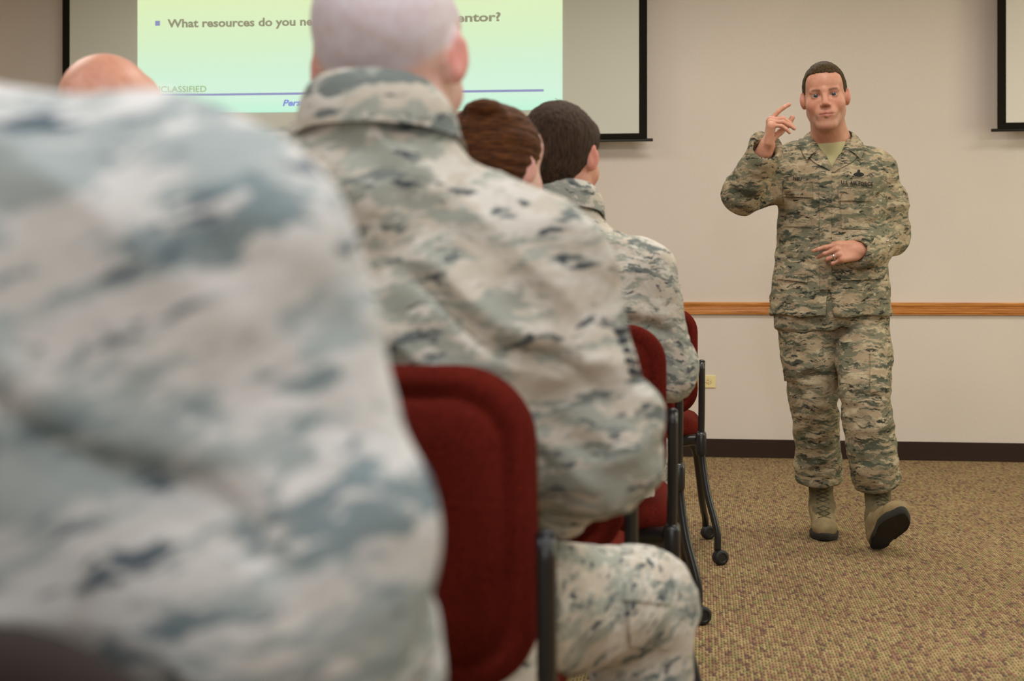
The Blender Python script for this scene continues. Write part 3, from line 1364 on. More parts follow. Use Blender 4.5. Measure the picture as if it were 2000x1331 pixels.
def add_head(F, fr, s=1.0, ws=1.0, detail=True, neck_to=None, neck_r=(0.058, 0.064), ear_s=1.0):
    def v(*a):
        return np.array(a, float) * s * np.array([ws, 1, 1])
    F.ell(v(0, -.016, .034), v(.0765, .098, .086), .02, fr)
    F.ell(v(0, .012, -.022), v(.063, .078, .090), .03, fr)
    F.ell(v(0, .055, .055), v(.058, .040, .045), .03, fr)
    for sx in (-1, 1):
        F.cone(v(sx * .043, -.002, -.052), v(sx * .018, .066, -.100), .020 * s, .019 * s, .03, fr)
        F.ell(v(sx * .044, .050, -.028), v(.022, .022, .020), .03, fr)
    F.ell(v(0, .074, -.104), v(.024, .018, .016), .02, fr)
    if detail:
        F.cone(v(-.044, .076, .0175), v(0, .087, .020), .0085 * s, .009 * s, .010, fr)
        F.cone(v(.044, .076, .0175), v(0, .087, .020), .0085 * s, .009 * s, .010, fr)
        for sx in (-1, 1):
            F.ell(v(sx * .031, .097, -.001), v(.018, .016, .0105), .010, fr, 'sub')
        F.ell(v(0, .078, -.062), v(.036, .020, .030), .015, fr)
        F.cone(v(0, .088, .010), v(0, .108, -.026), .0075 * s, .0105 * s, .010, fr)
        F.ell(v(0, .110, -.030), v(.0115, .010, .009), .006, fr)
        for sx in (-1, 1):
            F.ell(v(sx * .0125, .099, -.034), v(.008, .010, .0075), .005, fr)
            F.ell(v(sx * .0065, .104, -.0425), v(.0038, .005, .0035), .003, fr, 'sub')
        # lids around the eyeballs
        for sx in (-1, 1):
            F.ell(v(sx * .0315, .0725, .002), v(.0165, .0148, .0138), .005, fr)
            F.ell(v(sx * .0315, .088, .0012), v(.0150, .012, .0043), .0015, fr, 'sub')
        # mouth
        for sx in (-1, 1):
            F.cone(v(0, .0975, -.0605), v(sx * .025, .087, -.0635), .0052 * s, .003 * s, .004, fr)
            F.cone(v(0, .0965, -.0715), v(sx * .023, .087, -.068), .0062 * s, .003 * s, .004, fr)
            F.cone(v(0, .104, -.0655), v(sx * .028, .090, -.0655), .0020 * s, .0012 * s, .002, fr, 'sub')
    for sx in (-1, 1):
        ef = Frame(fr.w(v(sx * .0775, -.012, -.004)), fr.d((1, -.38 * sx, 0)), fr.d((.45 * sx, 1, -.16)), fr.d((0, 0, 1)))
        e = ear_s * s
        F.ell((sx * .002, 0, .004), np.array((.0065, .0165, .028)) * e, .006, ef)
        F.ell((0, .004, -.016), np.array((.0065, .0095, .0135)) * e, .006, ef)
        F.ell((sx * .0105, .002, .004), np.array((.0078, .0095, .017)) * e, .003, ef, 'sub')
        F.ell((-sx * .004, .010, 0), np.array((.010, .012, .020)) * e, .008, ef)
    if neck_to is not None:
        F.cone(fr.w(v(0, -.022, -.050)), neck_to, neck_r[0] * s, neck_r[1] * s, .025)


def smooth01(x, a, b):
    t = np.clip((x - a) / (b - a), 0, 1)
    return t * t * (3 - 2 * t)


def paint_skin(V, fr, s=1.0, base=SKIN, stubble=0.0, scalp=None, brows=None, lips=0.5, hands=None, ear_red=0.3):
    C = np.tile(np.array(base), (len(V), 1))
    q = fr.loc(V) / s
    x, y, z = q[:, 0], q[:, 1], q[:, 2]
    inh = (np.abs(x) < .12) & (z > -.2) & (z < .14)

    def mix(mask, col, amt=1.0):
        m = (mask * amt)[:, None]
        C[:] = C * (1 - m) + np.array(col) * m
    near = inh & (np.abs(y) < .15)
    red = np.array(rgb(196, 112, 96)[:3])
    mix(near * np.exp(-((np.abs(x) - .045) / .02) ** 2 - ((z + .03) / .022) ** 2) * (y > .03), red, .35)
    mix(near * np.exp(-(x / .012) ** 2 - ((z + .03) / .014) ** 2) * (y > .09), red, .4)
    mix(near * (np.abs(x) > .076) * np.exp(-((z) / .045) ** 2), np.array(rgb(214, 110, 104)[:3]), ear_red)
    if stubble:
        m = near * smooth01(-z, .048, .07) * smooth01(y, .005, .04)
        mix(m, rgb(128, 92, 70)[:3], stubble)
    if lips:
        m = near * (y > .08) * np.exp(-(np.abs(z + .0655) / .0085) ** 4) * smooth01(-np.abs(x), -.026, -.021)
        mix(m, rgb(176, 98, 88)[:3], lips)
        m = near * (y > .08) * np.exp(-(np.abs(z + .0655) / .0018) ** 2) * smooth01(-np.abs(x), -.026, -.021)
        mix(m, rgb(92, 44, 38)[:3], .7)
    if brows is not None:
        zc = .0165 + .004 * np.sin(np.clip((np.abs(x) - .012) / .04, 0, 1) * 2.6)
        m = near * (y > .055) * np.exp(-((z - zc) / .0042) ** 2) * smooth01(np.abs(x), .010, .018) * smooth01(-np.abs(x), -.052, -.040)
        mix(m, brows, .95)
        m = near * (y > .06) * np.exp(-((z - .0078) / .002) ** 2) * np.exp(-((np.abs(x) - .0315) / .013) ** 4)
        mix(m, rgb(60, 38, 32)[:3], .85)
        m = near * (y > .05) * np.exp(-((z - .008) / .011) ** 2) * np.exp(-((np.abs(x) - .031) / .017) ** 4)  # eye socket shade painted into the lid colour
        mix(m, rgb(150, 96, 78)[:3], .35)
    if scalp is not None:
        hl = np.interp(y, [-.13, -.07, -.03, 0, .03, .05, .07, .1], [-.045, -.035, .0, .04, .03, .05, .075, .09])
        m = near * smooth01(z - hl, -.006, .016)
        mix(m, scalp, .8)
    return C


def add_color(o, C):
    at = o.data.color_attributes.new('col', 'FLOAT_COLOR', 'POINT')
    A = np.ones((len(C), 4), np.float32)
    A[:, :3] = C
    at.data.foreach_set('color', A.ravel())


def add_hand(F, fr, curls, spread=(.10, .02, -.06, -.16), thumb=((.020, .018, -.008), (.050, .046, -.020), (.060, .078, -.026), (.060, .104, -.026)), s=1.0, k=.005):
    """frame: origin wrist, y towards the fingers, z out of the back of the hand, x towards the thumb"""
    def v(*a):
        return np.array(a, float) * s
    F.box(v(0, .048, 0), v(.040, .046, .0135), .012 * s, .008, fr)
    F.cone(v(.024, .012, -.004), v(.034, .080, 0), .014 * s, .012 * s, .012, fr)
    F.cone(v(-.020, .010, -.004), v(-.030, .075, -.002), .0145 * s, .012 * s, .012, fr)
    F.cone(v(0, -.03, 0), v(0, .016, 0), .026 * s, .024 * s, .018, fr, flat=((0, 0, 1), 1.35))
    base = [(.0305, .090, .001), (.0105, .096, .003), (-.0105, .092, .002), (-.030, .083, -.002)]
    lens = [(.044, .027, .021), (.048, .031, .022), (.045, .029, .022), (.035, .022, .019)]
    rad = [.0098, .0100, .0094, .0084]
    out = []
    for i in range(4):
        p = v(*base[i])
        al = 0.0
        pts = [p]
        F.ell(p + v(0, -.002, .003), v(.0105, .012, .0115), .008, fr)
        for j in range(3):
            al += R_(curls[i][j])
            sp = spread[i]
            d = np.array([math.sin(sp) * math.cos(al), math.cos(sp) * math.cos(al), -math.sin(al)])
            q = p + d * lens[i][j] * s
            r0 = rad[i] * (1 - .10 * j) * s
            F.cone(p, q, r0, r0 * .90, k if j else .006, fr)
            p = q
            pts.append(p)
        out.append([fr.w(a) for a in pts])
    T = [v(*t) for t in thumb]
    rr = [.0165, .0125, .0115, .0098]
    for j in range(3):
        F.cone(T[j], T[j + 1], rr[j] * s, rr[j + 1] * s, .008 if j == 0 else .005, fr)
    out.append([fr.w(a) for a in T])
    return out


def cut_end(F, p, d, R, op='sub'):
    p = np.array(p, float)
    d = np.array(d, float)
    d = d / np.linalg.norm(d)

    def fn(P):
        q = P - p
        return np.maximum(-(q @ d), np.sqrt((q * q).sum(1)) - R)
    F.custom(fn, p, R, .004, op)


def thick_grid(name, G, th, mat, parent, wrap=False, nrm=None):
    """G: (rows, cols, 3) grid -> closed thick sheet"""
    G = np.asarray(G, float)
    r, c = G.shape[:2]
    du = np.gradient(G, axis=1)
    dv = np.gradient(G, axis=0)
    n = np.cross(du, dv)
    n /= (np.linalg.norm(n, axis=2, keepdims=True) + 1e-12)
    if nrm is not None:
        sg = np.sign((n * nrm).sum(2, keepdims=True))
        sg[sg == 0] = 1
        n = n * sg
    B = G - n * th
    V = np.concatenate([G.reshape(-1, 3), B.reshape(-1, 3)])
    o = r * c
    F = []
    for i in range(r - 1):
        for j in range(c - 1):
            a = i * c + j
            F.append([a, a + 1, a + c + 1, a + c])
            F.append([o + a, o + a + c, o + a + c + 1, o + a + 1])
    for j in range(c - 1):
        F.append([j + 1, j, o + j, o + j + 1])
        a = (r - 1) * c + j
        F.append([a, a + 1, o + a + 1, o + a])
    for i in range(r - 1):
        a = i * c
        F.append([a, a + c, o + a + c, o + a])
        a = i * c + c - 1
        F.append([a + c, a, o + a, o + a + c])
    ob = mesh_obj(name, V, F, mat, parent, smooth=True)
    bm = bmesh.new()
    bm.from_mesh(ob.data)
    bmesh.ops.recalc_face_normals(bm, faces=bm.faces)
    bm.to_mesh(ob.data)
    bm.free()
    return auto_smooth(ob, 50)


def bvh_of(V, F):
    return BVHTree.FromPolygons([Vector(v) for v in V.tolist()], F.tolist())


def resample(P, n):
    P = np.array(catmull(P, 10))
    L = np.concatenate([[0], np.cumsum(np.linalg.norm(np.diff(P, axis=0), axis=1))])
    t = np.linspace(0, L[-1], n)
    return np.stack([np.interp(t, L, P[:, i]) for i in range(3)], 1)


def make_collar(parent, mat, fr, fold, outer, tree=None, lift=.006, n=41, rows=6, th=.003, bulge=.006):
    """turned-down collar: from the fold line to the outer edge, laid over the coat (tree)"""
    a = resample([fr.w(p) for p in fold], n)
    b = resample([fr.w(p) for p in outer], n)
    G = np.zeros((rows, n, 3))
    cen = fr.o
    for i in range(rows):
        t = i / (rows - 1)
        g = a * (1 - t) + b * t
        out = g - cen
        out[:, 2] = 0
        out /= (np.linalg.norm(out, axis=1, keepdims=True) + 1e-9)
        g = g + out * (bulge * math.sin(math.pi * t ** .7))
        g[:, 2] += .004 * math.sin(math.pi * t)
        G[i] = g
    if tree is not None:
        for i in range(1, rows):
            for j in range(n):
                p = Vector(G[i, j])
                loc, nn, idx, dist = tree.find_nearest(p)
                if loc is not None:
                    sd = (p - loc).dot(nn)
                    want = lift
                    if sd < want:
                        G[i, j] = np.array(p + nn * (want - sd))
                    elif i == rows - 1 and sd > lift + .012:
                        G[i, j] = np.array(p - nn * (sd - lift - .012) * .7)
    nrm = G - cen
    # inner stand of the collar
    return thick_grid('collar', G, th, mat, parent, nrm=nrm)


def mirror_line(P):
    P = [tuple(p) for p in P]
    return [(-x, y, z) for x, y, z in P[::-1]][:-1] + P


def cast_patch(tree, fn, nu, nv, off, th, name, mat, parent, cam_z=CAM_Z):
    """lay a cloth patch on the coat: fn(u, v) -> frame point looked through from the front"""
    G = np.zeros((nv, nu, 3))
    o = Vector((0, 0, CAM_Z))
    last = None
    for j in range(nv):
        for i in range(nu):
            px, py = fn(i / (nu - 1), j / (nv - 1))
            p = pt(px, py, 1.0)
            d = (Vector(p) - o).normalized()
            h = tree.ray_cast(o + d * 4.0, d)
            if h[0] is None:
                G[j, i] = np.nan
            else:
                G[j, i] = np.array(h[0] - d * off)
    # fill misses from neighbours
    for _ in range(8):
        bad = np.isnan(G[:, :, 0])
        if not bad.any():
            break
        for j, i in np.argwhere(bad):
            for dj, di in ((0, 1), (0, -1), (1, 0), (-1, 0)):
                a, b = j + dj, i + di
                if 0 <= a < nv and 0 <= b < nu and not np.isnan(G[a, b, 0]):
                    px, py = fn(i / (nu - 1), j / (nv - 1))
                    dep = float((G[a, b] - np.array([0, 0, CAM_Z])) @ FWD)
                    G[j, i] = pt(px, py, dep)
                    break
    return thick_grid(name, G, th, mat, parent, nrm=-FWD)


# ------------------------------------------------------------------ boots
def make_boot(parent, fr, tilt_fr=None, shaft_to=None, name='boot', label=None):
    F = Field(.0042)
    F.loft([.018, .03, .05, .075, .10], [0] * 5, [.070, .070, .060, .035, .012], [.043, .046, .044, .040, .036], [.134, .138, .125, .095, .060], .012, fr, endr=.008)
    F.ell((0, .150, .047), (.048, .062, .031), .02, fr)
    F.ell((0, -.040, .055), (.038, .042, .050), .02, fr)
    F.cone((0, -.005, .10), (0, .085, .062), .042, .036, .03, fr)
    top = shaft_to if shaft_to is not None else fr.w((0, -.012, .27))
    F.cone(fr.w((0, -.008, .085)), top, .043, .050, .03)
    # waist of the sole, front and side trim
    F.ell((.055, .03, .03), (.014, .045, .02), .015, fr, 'sub')
    F.ell((-.055, .03, .03), (.014, .045, .02), .015, fr, 'sub')
    V, Q = F.build(1)
    qz = fr.loc(V[Q].mean(1))
    up_ = (qz[:, 2] > .088 + .55 * np.maximum(0, .03 - np.abs(qz[:, 1] - .03)) + .006 * np.sin(qz[:, 0] * 90)) & (qz[:, 1] < .11)
    o_ = mesh_obj(name, V, Q, None, parent, mats=[M_boot, M_bootdk], fmat=up_.astype(np.int32))
    tree = bvh_of(V, Q)
    # sole
    out = []
    for t in np.linspace(0, 2 * math.pi, 44, endpoint=False):
        c, s = math.cos(t), math.sin(t)
        y = .072 + .150 * s
        wd = np.interp(y, [-.08, -.05, 0, .05, .12, .17, .22], [.033, .045, .041, .043, .057, .055, .034])
        out.append((np.sign(c) * abs(c) ** .8 * wd, y))
    V, Fq = [], []
    lay = [(.93, .004), (.97, 0), (1.0, .004), (1.02, .016), (1.02, .024), (.99, .028), (.9, .028)]
    n = len(out)
    for sc_, z in lay:
        for x, y in out:
            hz = z + (.010 if (-.022 < y < .012 and z < .01) else 0) + .005 * max(0, (y - .15) / .07) ** 2
            V.append(fr.w((x * sc_, .072 + (y - .072) * sc_, hz)))
    m = len(lay)
    for i in range(m - 1):
        for k in range(n):
            Fq.append([i * n + k, i * n + (k + 1) % n, (i + 1) * n + (k + 1) % n, (i + 1) * n + k])
    Fq.append([k for k in range(n)][::-1])
    Fq.append([(m - 1) * n + k for k in range(n)])
    so = mesh_obj('sole', V, Fq, M_sole, o_, smooth=True)
    auto_smooth(so, 40)
    # canvas tongue and laces up the front
    def front(u, z):
        """point on the front of the boot"""
        p0 = fr.w((u, .30, z))
        d = Vector(fr.d((0, -1, -.02)))
        h = tree.ray_cast(Vector(p0), d)
        return None if h[0] is None else np.array(h[0]) - np.array(d) * .002

    mb = MB()
    zs = np.linspace(.080, .245, 12)
    rng = np.arange(len(zs))
    cnt = 0
    for i in range(len(zs) - 1):
        for sg in (-1, 1):
            pts = []
            for t in np.linspace(-1, 1, 7):
                u = .024 * t * sg
                z = zs[i] + (zs[i + 1] - zs[i]) * (t + 1) / 2
                p = front(u, z)
                if p is not None:
                    pts.append(p)
            if len(pts) > 3:
                mb.tube(pts, .0019, 6)
    if mb.v:
        mb.build('laces', M_lace, o_, smooth=True)
    mb = MB()
    G = []
    for z in np.linspace(.088, .245, 12):
        row = []
        for u in np.linspace(-.020, .020, 7):
            p = front(u, z)
            row.append(p if p is not None else fr.w((u, .05, z)))
        G.append(row)
    thick_grid('tongue', np.array(G) - np.array(fr.d((0, .0005, 0))), .003, M_bootdk, o_, nrm=fr.d((0, 1, 0)))
    return o_


# ================================================================== THE STANDING MAN
def cl(px, d, z):
    return cam2w((px - CX) / FPX * d, d, z)


a8 = R_(7)
TM = Frame(cl(1622, 5.38, 0.0), RGT * math.cos(a8) - FWD * math.sin(a8), -FWD * math.cos(a8) - RGT * math.sin(a8), UP)
ROOT_M = tuple(cl(1625, 5.36, 0.0))
HS = 1.045
ha, ht = R_(13), R_(4.5)
h_y = -FWD * math.cos(ha) - RGT * math.sin(ha) - UP * 0.03
h_up = UP * math.cos(ht) - RGT * math.sin(ht)
h_x = np.cross(h_y, h_up)
HM = Frame(pt(1611.5, 191, 5.27), h_x, h_y, h_up)
j = dict(neck=pt(1622, 272, 5.37),
         shR=pt(1552, 318, 5.38), elR=pt(1452, 379, 5.26), wrR=pt(1499, 283, 5.10),
         shL=pt(1711, 333, 5.39), elL=pt(1738, 462, 5.43), wrL=pt(1676, 489, 5.20),
         hipR=pt(1580, 640, 5.41), knR=pt(1589, 775, 5.44), anR=pt(1606, 1000, 5.60),
         hipL=pt(1680, 640, 5.36), knL=pt(1688, 775, 5.22), anL=pt(1713, 1000, 5.26))

F = Field(.0062)
add_head(F, HM, HS, .975, True, neck_to=j['neck'] - UP * .02, neck_r=(.059, .066))
F.cone((0, 0, .98), (0, 0, 1.30), .115, .13, .05, TM, flat=((0, 1, 0), 1.25))
F.cone((-.07, 0, 1.34), (.07, 0, 1.34), .09, .09, .05, TM, flat=((0, 1, 0), 1.1))
F.cone(TM.loc(j['neck']), (-.12, -.01, 1.42), .050, .040, .04, TM)
F.cone(TM.loc(j['neck']), (.12, -.01, 1.39), .050, .040, .04, TM)
for s_ in 'RL':
    F.cone(j['sh' + s_], j['el' + s_], .046, .041, .03)
    F.cone(j['el' + s_], j['wr' + s_], .042, .028, .02)
    F.cone(j['hip' + s_], j['kn' + s_], .080, .052, .03)
    F.cone(j['kn' + s_], j['an' + s_], .054, .030, .03)
F.ell((-.01, 0, .92), (.145, .09, .10), .04, TM)


def camvec(r, u, t):
    return RGT * r + UP * u - FWD * t


hR = Frame(j['wrR'], camvec(.12, .45, -.86), camvec(.10, .92, .30), camvec(-1, .1, .2))
fR = add_hand(F, hR, [(34, 12, 8), (78, 42, 12), (84, 26, 10), (88, 30, 10)], spread=(.04, 0, -.04, -.08),
              thumb=((.018, .018, -.010), (.045, .046, -.044), (.050, .078, -.070), (.054, .106, -.082)), s=.94, k=.004)
hL = Frame(j['wrL'], camvec(-.10, .92, -.25), camvec(-.93, -.10, .30), camvec(.10, .28, .95))
fL = add_hand(F, hL, [(18, 22, 10), (40, 42, 15), (46, 62, 20), (44, 72, 25)], spread=(-.02, -.05, -.10, -.18),
              thumb=((.018, .020, -.012), (.040, .050, -.026), (.040, .082, -.030), (.026, .106, -.028)), s=.93, k=.004)


def loc_range(P, i, m):
    P = np.array(P)
    return (float(P[:, i].min() - m), float(P[:, i].max() + m))


hp = [HM.o + np.array([0, 0, dz]) for dz in (-.13, .13)]
ptsR = [p for f_ in fR for p in f_] + [j['wrR']]
ptsL = [p for f_ in fL for p in f_] + [j['wrL']]
fine = [[], [], []]
for i in range(3):
    for P_, m_ in ((hp, (.10 if i < 2 else .01)), (ptsR, .02), (ptsL, .02)):
        a_, b_ = loc_range(P_, i, m_)
        fine[i].append((a_, b_, .0024))
F.fine = fine
V, Q = F.build(0)
man = mesh_obj('person', V, Q, M_skin, origin=ROOT_M)
set_props(man, 'standing man in green-brown camouflage uniform gesturing with one raised hand, facing the audience', 'person')
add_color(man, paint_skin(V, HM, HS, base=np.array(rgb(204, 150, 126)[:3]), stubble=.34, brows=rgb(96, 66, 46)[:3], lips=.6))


def eyeball(fr, s, sx, gaze, parent):
    c = fr.w(np.array((sx * .0307, .0735, .002)) * s)
    r = .0132 * s
    bm = bmesh.new()
    bmesh.ops.create_uvsphere(bm, u_segments=36, v_segments=24, radius=r)
    Vv = np.array([v_.co[:] for v_ in bm.verts])
    Fq = [[x.index for x in f_.verts] for f_ in bm.faces]
    bm.free()
    g = fr.d(gaze)
    g = g / np.linalg.norm(g)
    z = np.array([0, 0, 1.0])
    u = np.cross(g, (0, 0, 1.0))
    u /= np.linalg.norm(u)
    w_ = np.cross(u, g)
    Vw = c + np.outer(Vv[:, 0], u) + np.outer(Vv[:, 1], w_) + np.outer(Vv[:, 2], g)
    o = mesh_obj('eye', Vw, Fq, None, parent)
    ang = np.degrees(np.arccos(np.clip(Vv[:, 2] / r, -1, 1)))
    C = np.tile(np.array(rgb(160, 144, 134)[:3]), (len(Vv), 1))  # eye white darkened, shade of the socket put into its colour
    C[ang < 32] = rgb(52, 62, 70)[:3]
    C[ang < 14] = rgb(12, 12, 14)[:3]
    add_color(o, C)
    global M_eye
    if M_eye is None:
        M_eye, nt, b = new_mat('wet_eye')
        at = N(nt, 'ShaderNodeAttribute', attribute_name='col')
        nt.links.new(at.outputs['Color'], b.inputs['Base Color'])
        b.inputs['Roughness'].default_value = 0.15
    o.data.materials.append(M_eye)
    return o


for sx in (-1, 1):
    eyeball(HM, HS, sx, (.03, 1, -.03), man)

# hair: cropped cap following the skull


def make_hair(fr, s, parent, mat, top=.010, side=.004, hl=None, front=.072, h=.003, nape=-.060, extra=None, ws=1.0):
    F = Field(h)

    def v(*a):
        return np.array(a, float) * s * np.array([ws, 1, 1])
    F.ell(v(0, -.016, .034), v(.0765 + side / s, .098 + side / s, .086 + top / s), .02, fr)
    F.ell(v(0, .052, .055), v(.058 + side, .040 + side, .047 + top), .03, fr)
    F.ell(v(0, -.045, -.015), v(.062, .070, .070), .03, fr)
    if extra:
        extra(F, fr, s)
    ys = [-.14, -.085, -.06, -.035, -.018, .0, .010, .018, .030, .040, .050, .060, .072, .085, .11]
    zs = [nape, nape, nape + .004, -.040, -.012, .030, .024, .000, .004, .030, .050, front - .006, front + .002, front + .004, front + .002]

    def fn(P):
        q = fr.loc(P) / s
        z0 = np.interp(q[:, 1], ys, zs)
        z0 = z0 + .0035 * vnoise(q * 90, 3)
        return (z0 - q[:, 2]) * .6 * s
    F.custom(fn, fr.w((0, 0, 0)), .2, .002, 'int')
    V, Q = F.build(0)
    Nn = vnormals(V, Q)
    q = fr.loc(V)
    V = V + Nn * (vnoise(q * np.array([160, 160, 60]), 5) * .0014)[:, None]
    return mesh_obj('hair', V, Q, mat, parent)


make_hair(HM, HS, man, M_hair_man, top=.011, side=.0035, ws=.975, front=.074)

# jacket ------------------------------------------------------------
F = Field(.0045)
zs = [.852, .90, .97, 1.04, 1.12, 1.20, 1.29, 1.37, 1.43, 1.47]
w2 = [.228, .224, .216, .209, .204, .200, .197, .198, .175, .12]
d2 = [.145, .142, .135, .130, .130, .134, .140, .138, .112, .085]
F.loft(zs, [0, -.002, 0, .002, .004, .006, .01, .012, .012, .01], [0] * 10, w2, d2, .02, TM, p=2.4, endr=.006)
for s_, zz in (('R', .0), ('L', .0)):
    F.cone(j['neck'] - UP * .055, j['sh' + s_] + UP * .002, .075, .064, .05)
F.cone(j['shR'], j['elR'], .066, .060, .04)
F.cone(pt(1556, 352, 5.38), j['elR'] + UP * .0, .064, .058, .05)
cR = pt(1490, 303, 5.135)
F.cone(j['elR'], cR, .062, .054, .035)
F.cone(pt(1470, 350, 5.2), cR + camvec(.02, .055, 0), .060, .057, .03)
F.cone(j['shL'], j['elL'], .070, .064, .04)
F.cone(pt(1738, 395, 5.40), j['elL'], .070, .066, .03)
cL = pt(1684, 490, 5.235)
F.cone(j['elL'], cL, .066, .054, .03)
F.cone(pt(1712, 484, 5.34), cL - (j['elL'] - cL) * .3, .060, .052, .02)
# open cuffs
dR = (j['wrR'] - j['elR'])
dR /= np.linalg.norm(dR)
eR = j['wrR'] - dR * .012
cut_end(F, eR, dR, .14)
F.cone(eR - dR * .06, eR + dR * .05, .040, .052, .004, op='sub')
dL = (j['wrL'] - j['elL'])
dL /= np.linalg.norm(dL)
eL = j['wrL'] + dL * .004
cut_end(F, eL, dL, .12)
F.cone(eL - dL * .06, eL + dL * .05, .034, .041, .006, op='sub')
# neck opening, V front, split hem
NK = Frame(j['neck'] - UP * .0, TM.M[0], TM.M[1], UP)
F.cone(j['neck'] - UP * .05, j['neck'] + UP * .10, .069, .085, .006, op='sub')


def vfn(P):
    q = NK.loc(P)
    zz = q[:, 2] + .128
    hw = np.clip(zz * .52, 0, .06)
    d = np.maximum(np.abs(q[:, 0] + .004) - hw, -zz)
    return np.maximum(d, .055 - q[:, 1])


F.custom(vfn, NK.w((0, .10, -.05)), .12, .004, 'sub')


def hemfn(P):
    q = TM.loc(P)
    zz = .955 - q[:, 2]
    d = np.maximum(np.abs(q[:, 0] + .018 - zz * .05) - np.clip(zz * .17, 0, .03), -zz)
    return np.maximum(d, .09 - q[:, 1])


F.custom(hemfn, TM.w((-.02, .12, .9)), .11, .003, 'sub')
V, Q = F.build(1)
bones = [(j['shR'], j['elR'], .0055, 34, .9, .35), (j['elR'], cR, .0055, 36, .2, .4), (j['shL'], j['elL'], .005, 30, .75, .4),
         (j['elL'], cL, .005, 34, .25, .35)]


def drape_m(P):
    q = TM.loc(P)
    x, y, z = q[:, 0], q[:, 1], q[:, 2]
    tor = np.exp(-((np.abs(x) / .2) ** 6)) * (z < 1.45)
    n = vnoise(np.stack([x * 9 + z * 5 * np.sign(x), y * 6, z * 16 - np.abs(x) * 14], 1), 12)
    d = tor * .0045 * (1 - 2 * np.abs(n))
    # elbow creases and drag lines from the arms
    d += -.010 * np.exp(-((z - 1.30 - (np.abs(x) - .17) * .8) / .012) ** 2) * np.exp(-((np.abs(x) - .17) / .04) ** 2)
    d += -.007 * np.exp(-((z - 1.19 - .25 * (x - .1)) / .010) ** 2) * np.exp(-((x - .12) / .06) ** 2)
    d += -.006 * np.exp(-((z - 1.02 + .3 * x) / .010) ** 2) * np.exp(-((x + .1) / .07) ** 2)
    d += .006 * np.sin(x * 40) * smooth01(-z, -.98, -.86) * (y > 0)
    return d


V = folds(V, Q, bones, .0042, 3, drape_m)
jacket = mesh_obj('jacket', V, Q, M_man, man)
jt = bvh_of(V, Q)
# undershirt
F = Field(.004)
F.cone(j['neck'] - UP * .10, j['neck'] + UP * .012, .082, .0665, .01)
F.ell(NK.loc(j['neck']) + np.array([0, .045, -.09]), (.085, .05, .085), .03, NK)
cut_end(F, j['neck'] + UP * .012, UP - FWD * .22, .13)
V, Q = F.build(1)
tee = mesh_obj('undershirt', V, Q, M_tee, man)
mb = MB()
ring = []
for t in np.linspace(0, 2 * math.pi, 41):
    ring.append(j['neck'] + RGT * math.cos(t) * .067 + FWD * math.sin(t) * .067 + UP * (.006 + .022 * .9 * math.sin(t) * .7) + UP * 0)
mb.tube(ring, .0085, 8, rx=.004, ref=(0, 0, 1), cap=False)
mb.build('neck_rib', M_tee, tee, smooth=True)

# collar with points, then lapels
fold = mirror_line([(0, -.082, .040), (.045, -.070, .040), (.072, -.028, .034), (.078, .020, .018), (.068, .062, -.012), (.050, .090, -.048)])
outr = mirror_line([(0, -.108, -.012), (.070, -.092, -.014), (.108, -.035, -.018), (.118, .030, -.026), (.116, .085, -.045), (.098, .118, -.088)])
make_collar(jacket, M_man, NK, fold, outr, jt, lift=.007, n=61, rows=7, th=.003, bulge=.007)
for sx in (-1, 1):
    # lapel: triangle between the neck edge, its notch and the bottom of the V
    A0 = np.array([sx * .050, .088, -.046])
    A1 = np.array([-.004, .125, -.132])
    B0 = np.array([sx * .088, .115, -.074])
    B1 = np.array([-.004 + sx * .004, .128, -.134])
    G = np.zeros((8, 14, 3))
    for i_ in range(8):
        for k_ in range(14):
            t = k_ / 13
            s_ = i_ / 7
            inner = A0 * (1 - t) + A1 * t
            outer_ = B0 * (1 - t) + B1 * t
            outer_ = outer_ + np.array([sx * .010, 0, 0]) * math.sin(math.pi * min(t * 1.3, 1))
            g = NK.w(inner * (1 - s_) + outer_ * s_)
            h = jt.ray_cast(Vector(g + TM.M[1] * .2), Vector(-TM.M[1]))
            if h[0] is not None:
                hh_ = np.array(h[0])
                gy = (g - NK.o) @ TM.M[1]
                hy = (hh_ - NK.o) @ TM.M[1]
                g = g + TM.M[1] * (max(hy + .007, .085 + .30 * (-(g - NK.o)[2] - .046)) - gy)
            G[i_, k_] = g
    thick_grid('lapel', G, .003, M_man, jacket, nrm=TM.M[1])


def quad(a, b, c, d):
    a, b, c, d = [np.array(x, float) for x in (a, b, c, d)]
    return lambda u, v: tuple((a * (1 - u) + b * u) * (1 - v) + (d * (1 - u) + c * u) * v)


cast_patch(jt, quad((1637, 364), (1706, 370), (1706, 394), (1638, 392)), 18, 8, .010, .006, 'pocket_flap', M_man, jacket)
cast_patch(jt, quad((1531, 353), (1586, 356), (1588, 386), (1529, 384)), 16, 8, .009, .006, 'pocket_flap', M_man, jacket)
cast_patch(jt, quad((1642, 392), (1700, 394), (1698, 448), (1644, 446)), 16, 14, .005, .004, 'chest_pocket', M_man, jacket)
cast_patch(jt, quad((1531, 387), (1585, 389), (1584, 444), (1530, 442)), 16, 14, .005, .004, 'chest_pocket', M_man, jacket)
cast_patch(jt, quad((1600, 334), (1624, 334), (1624, 566), (1602, 566)), 6, 50, .008, .006, 'button_placket', M_man, jacket)
cast_patch(jt, quad((1643, 528), (1728, 524), (1728, 545), (1643, 548)), 18, 6, .009, .006, 'pocket_flap', M_man, jacket)
cast_patch(jt, quad((1518, 526), (1578, 532), (1576, 552), (1518, 545)), 14, 6, .009, .006, 'pocket_flap', M_man, jacket)


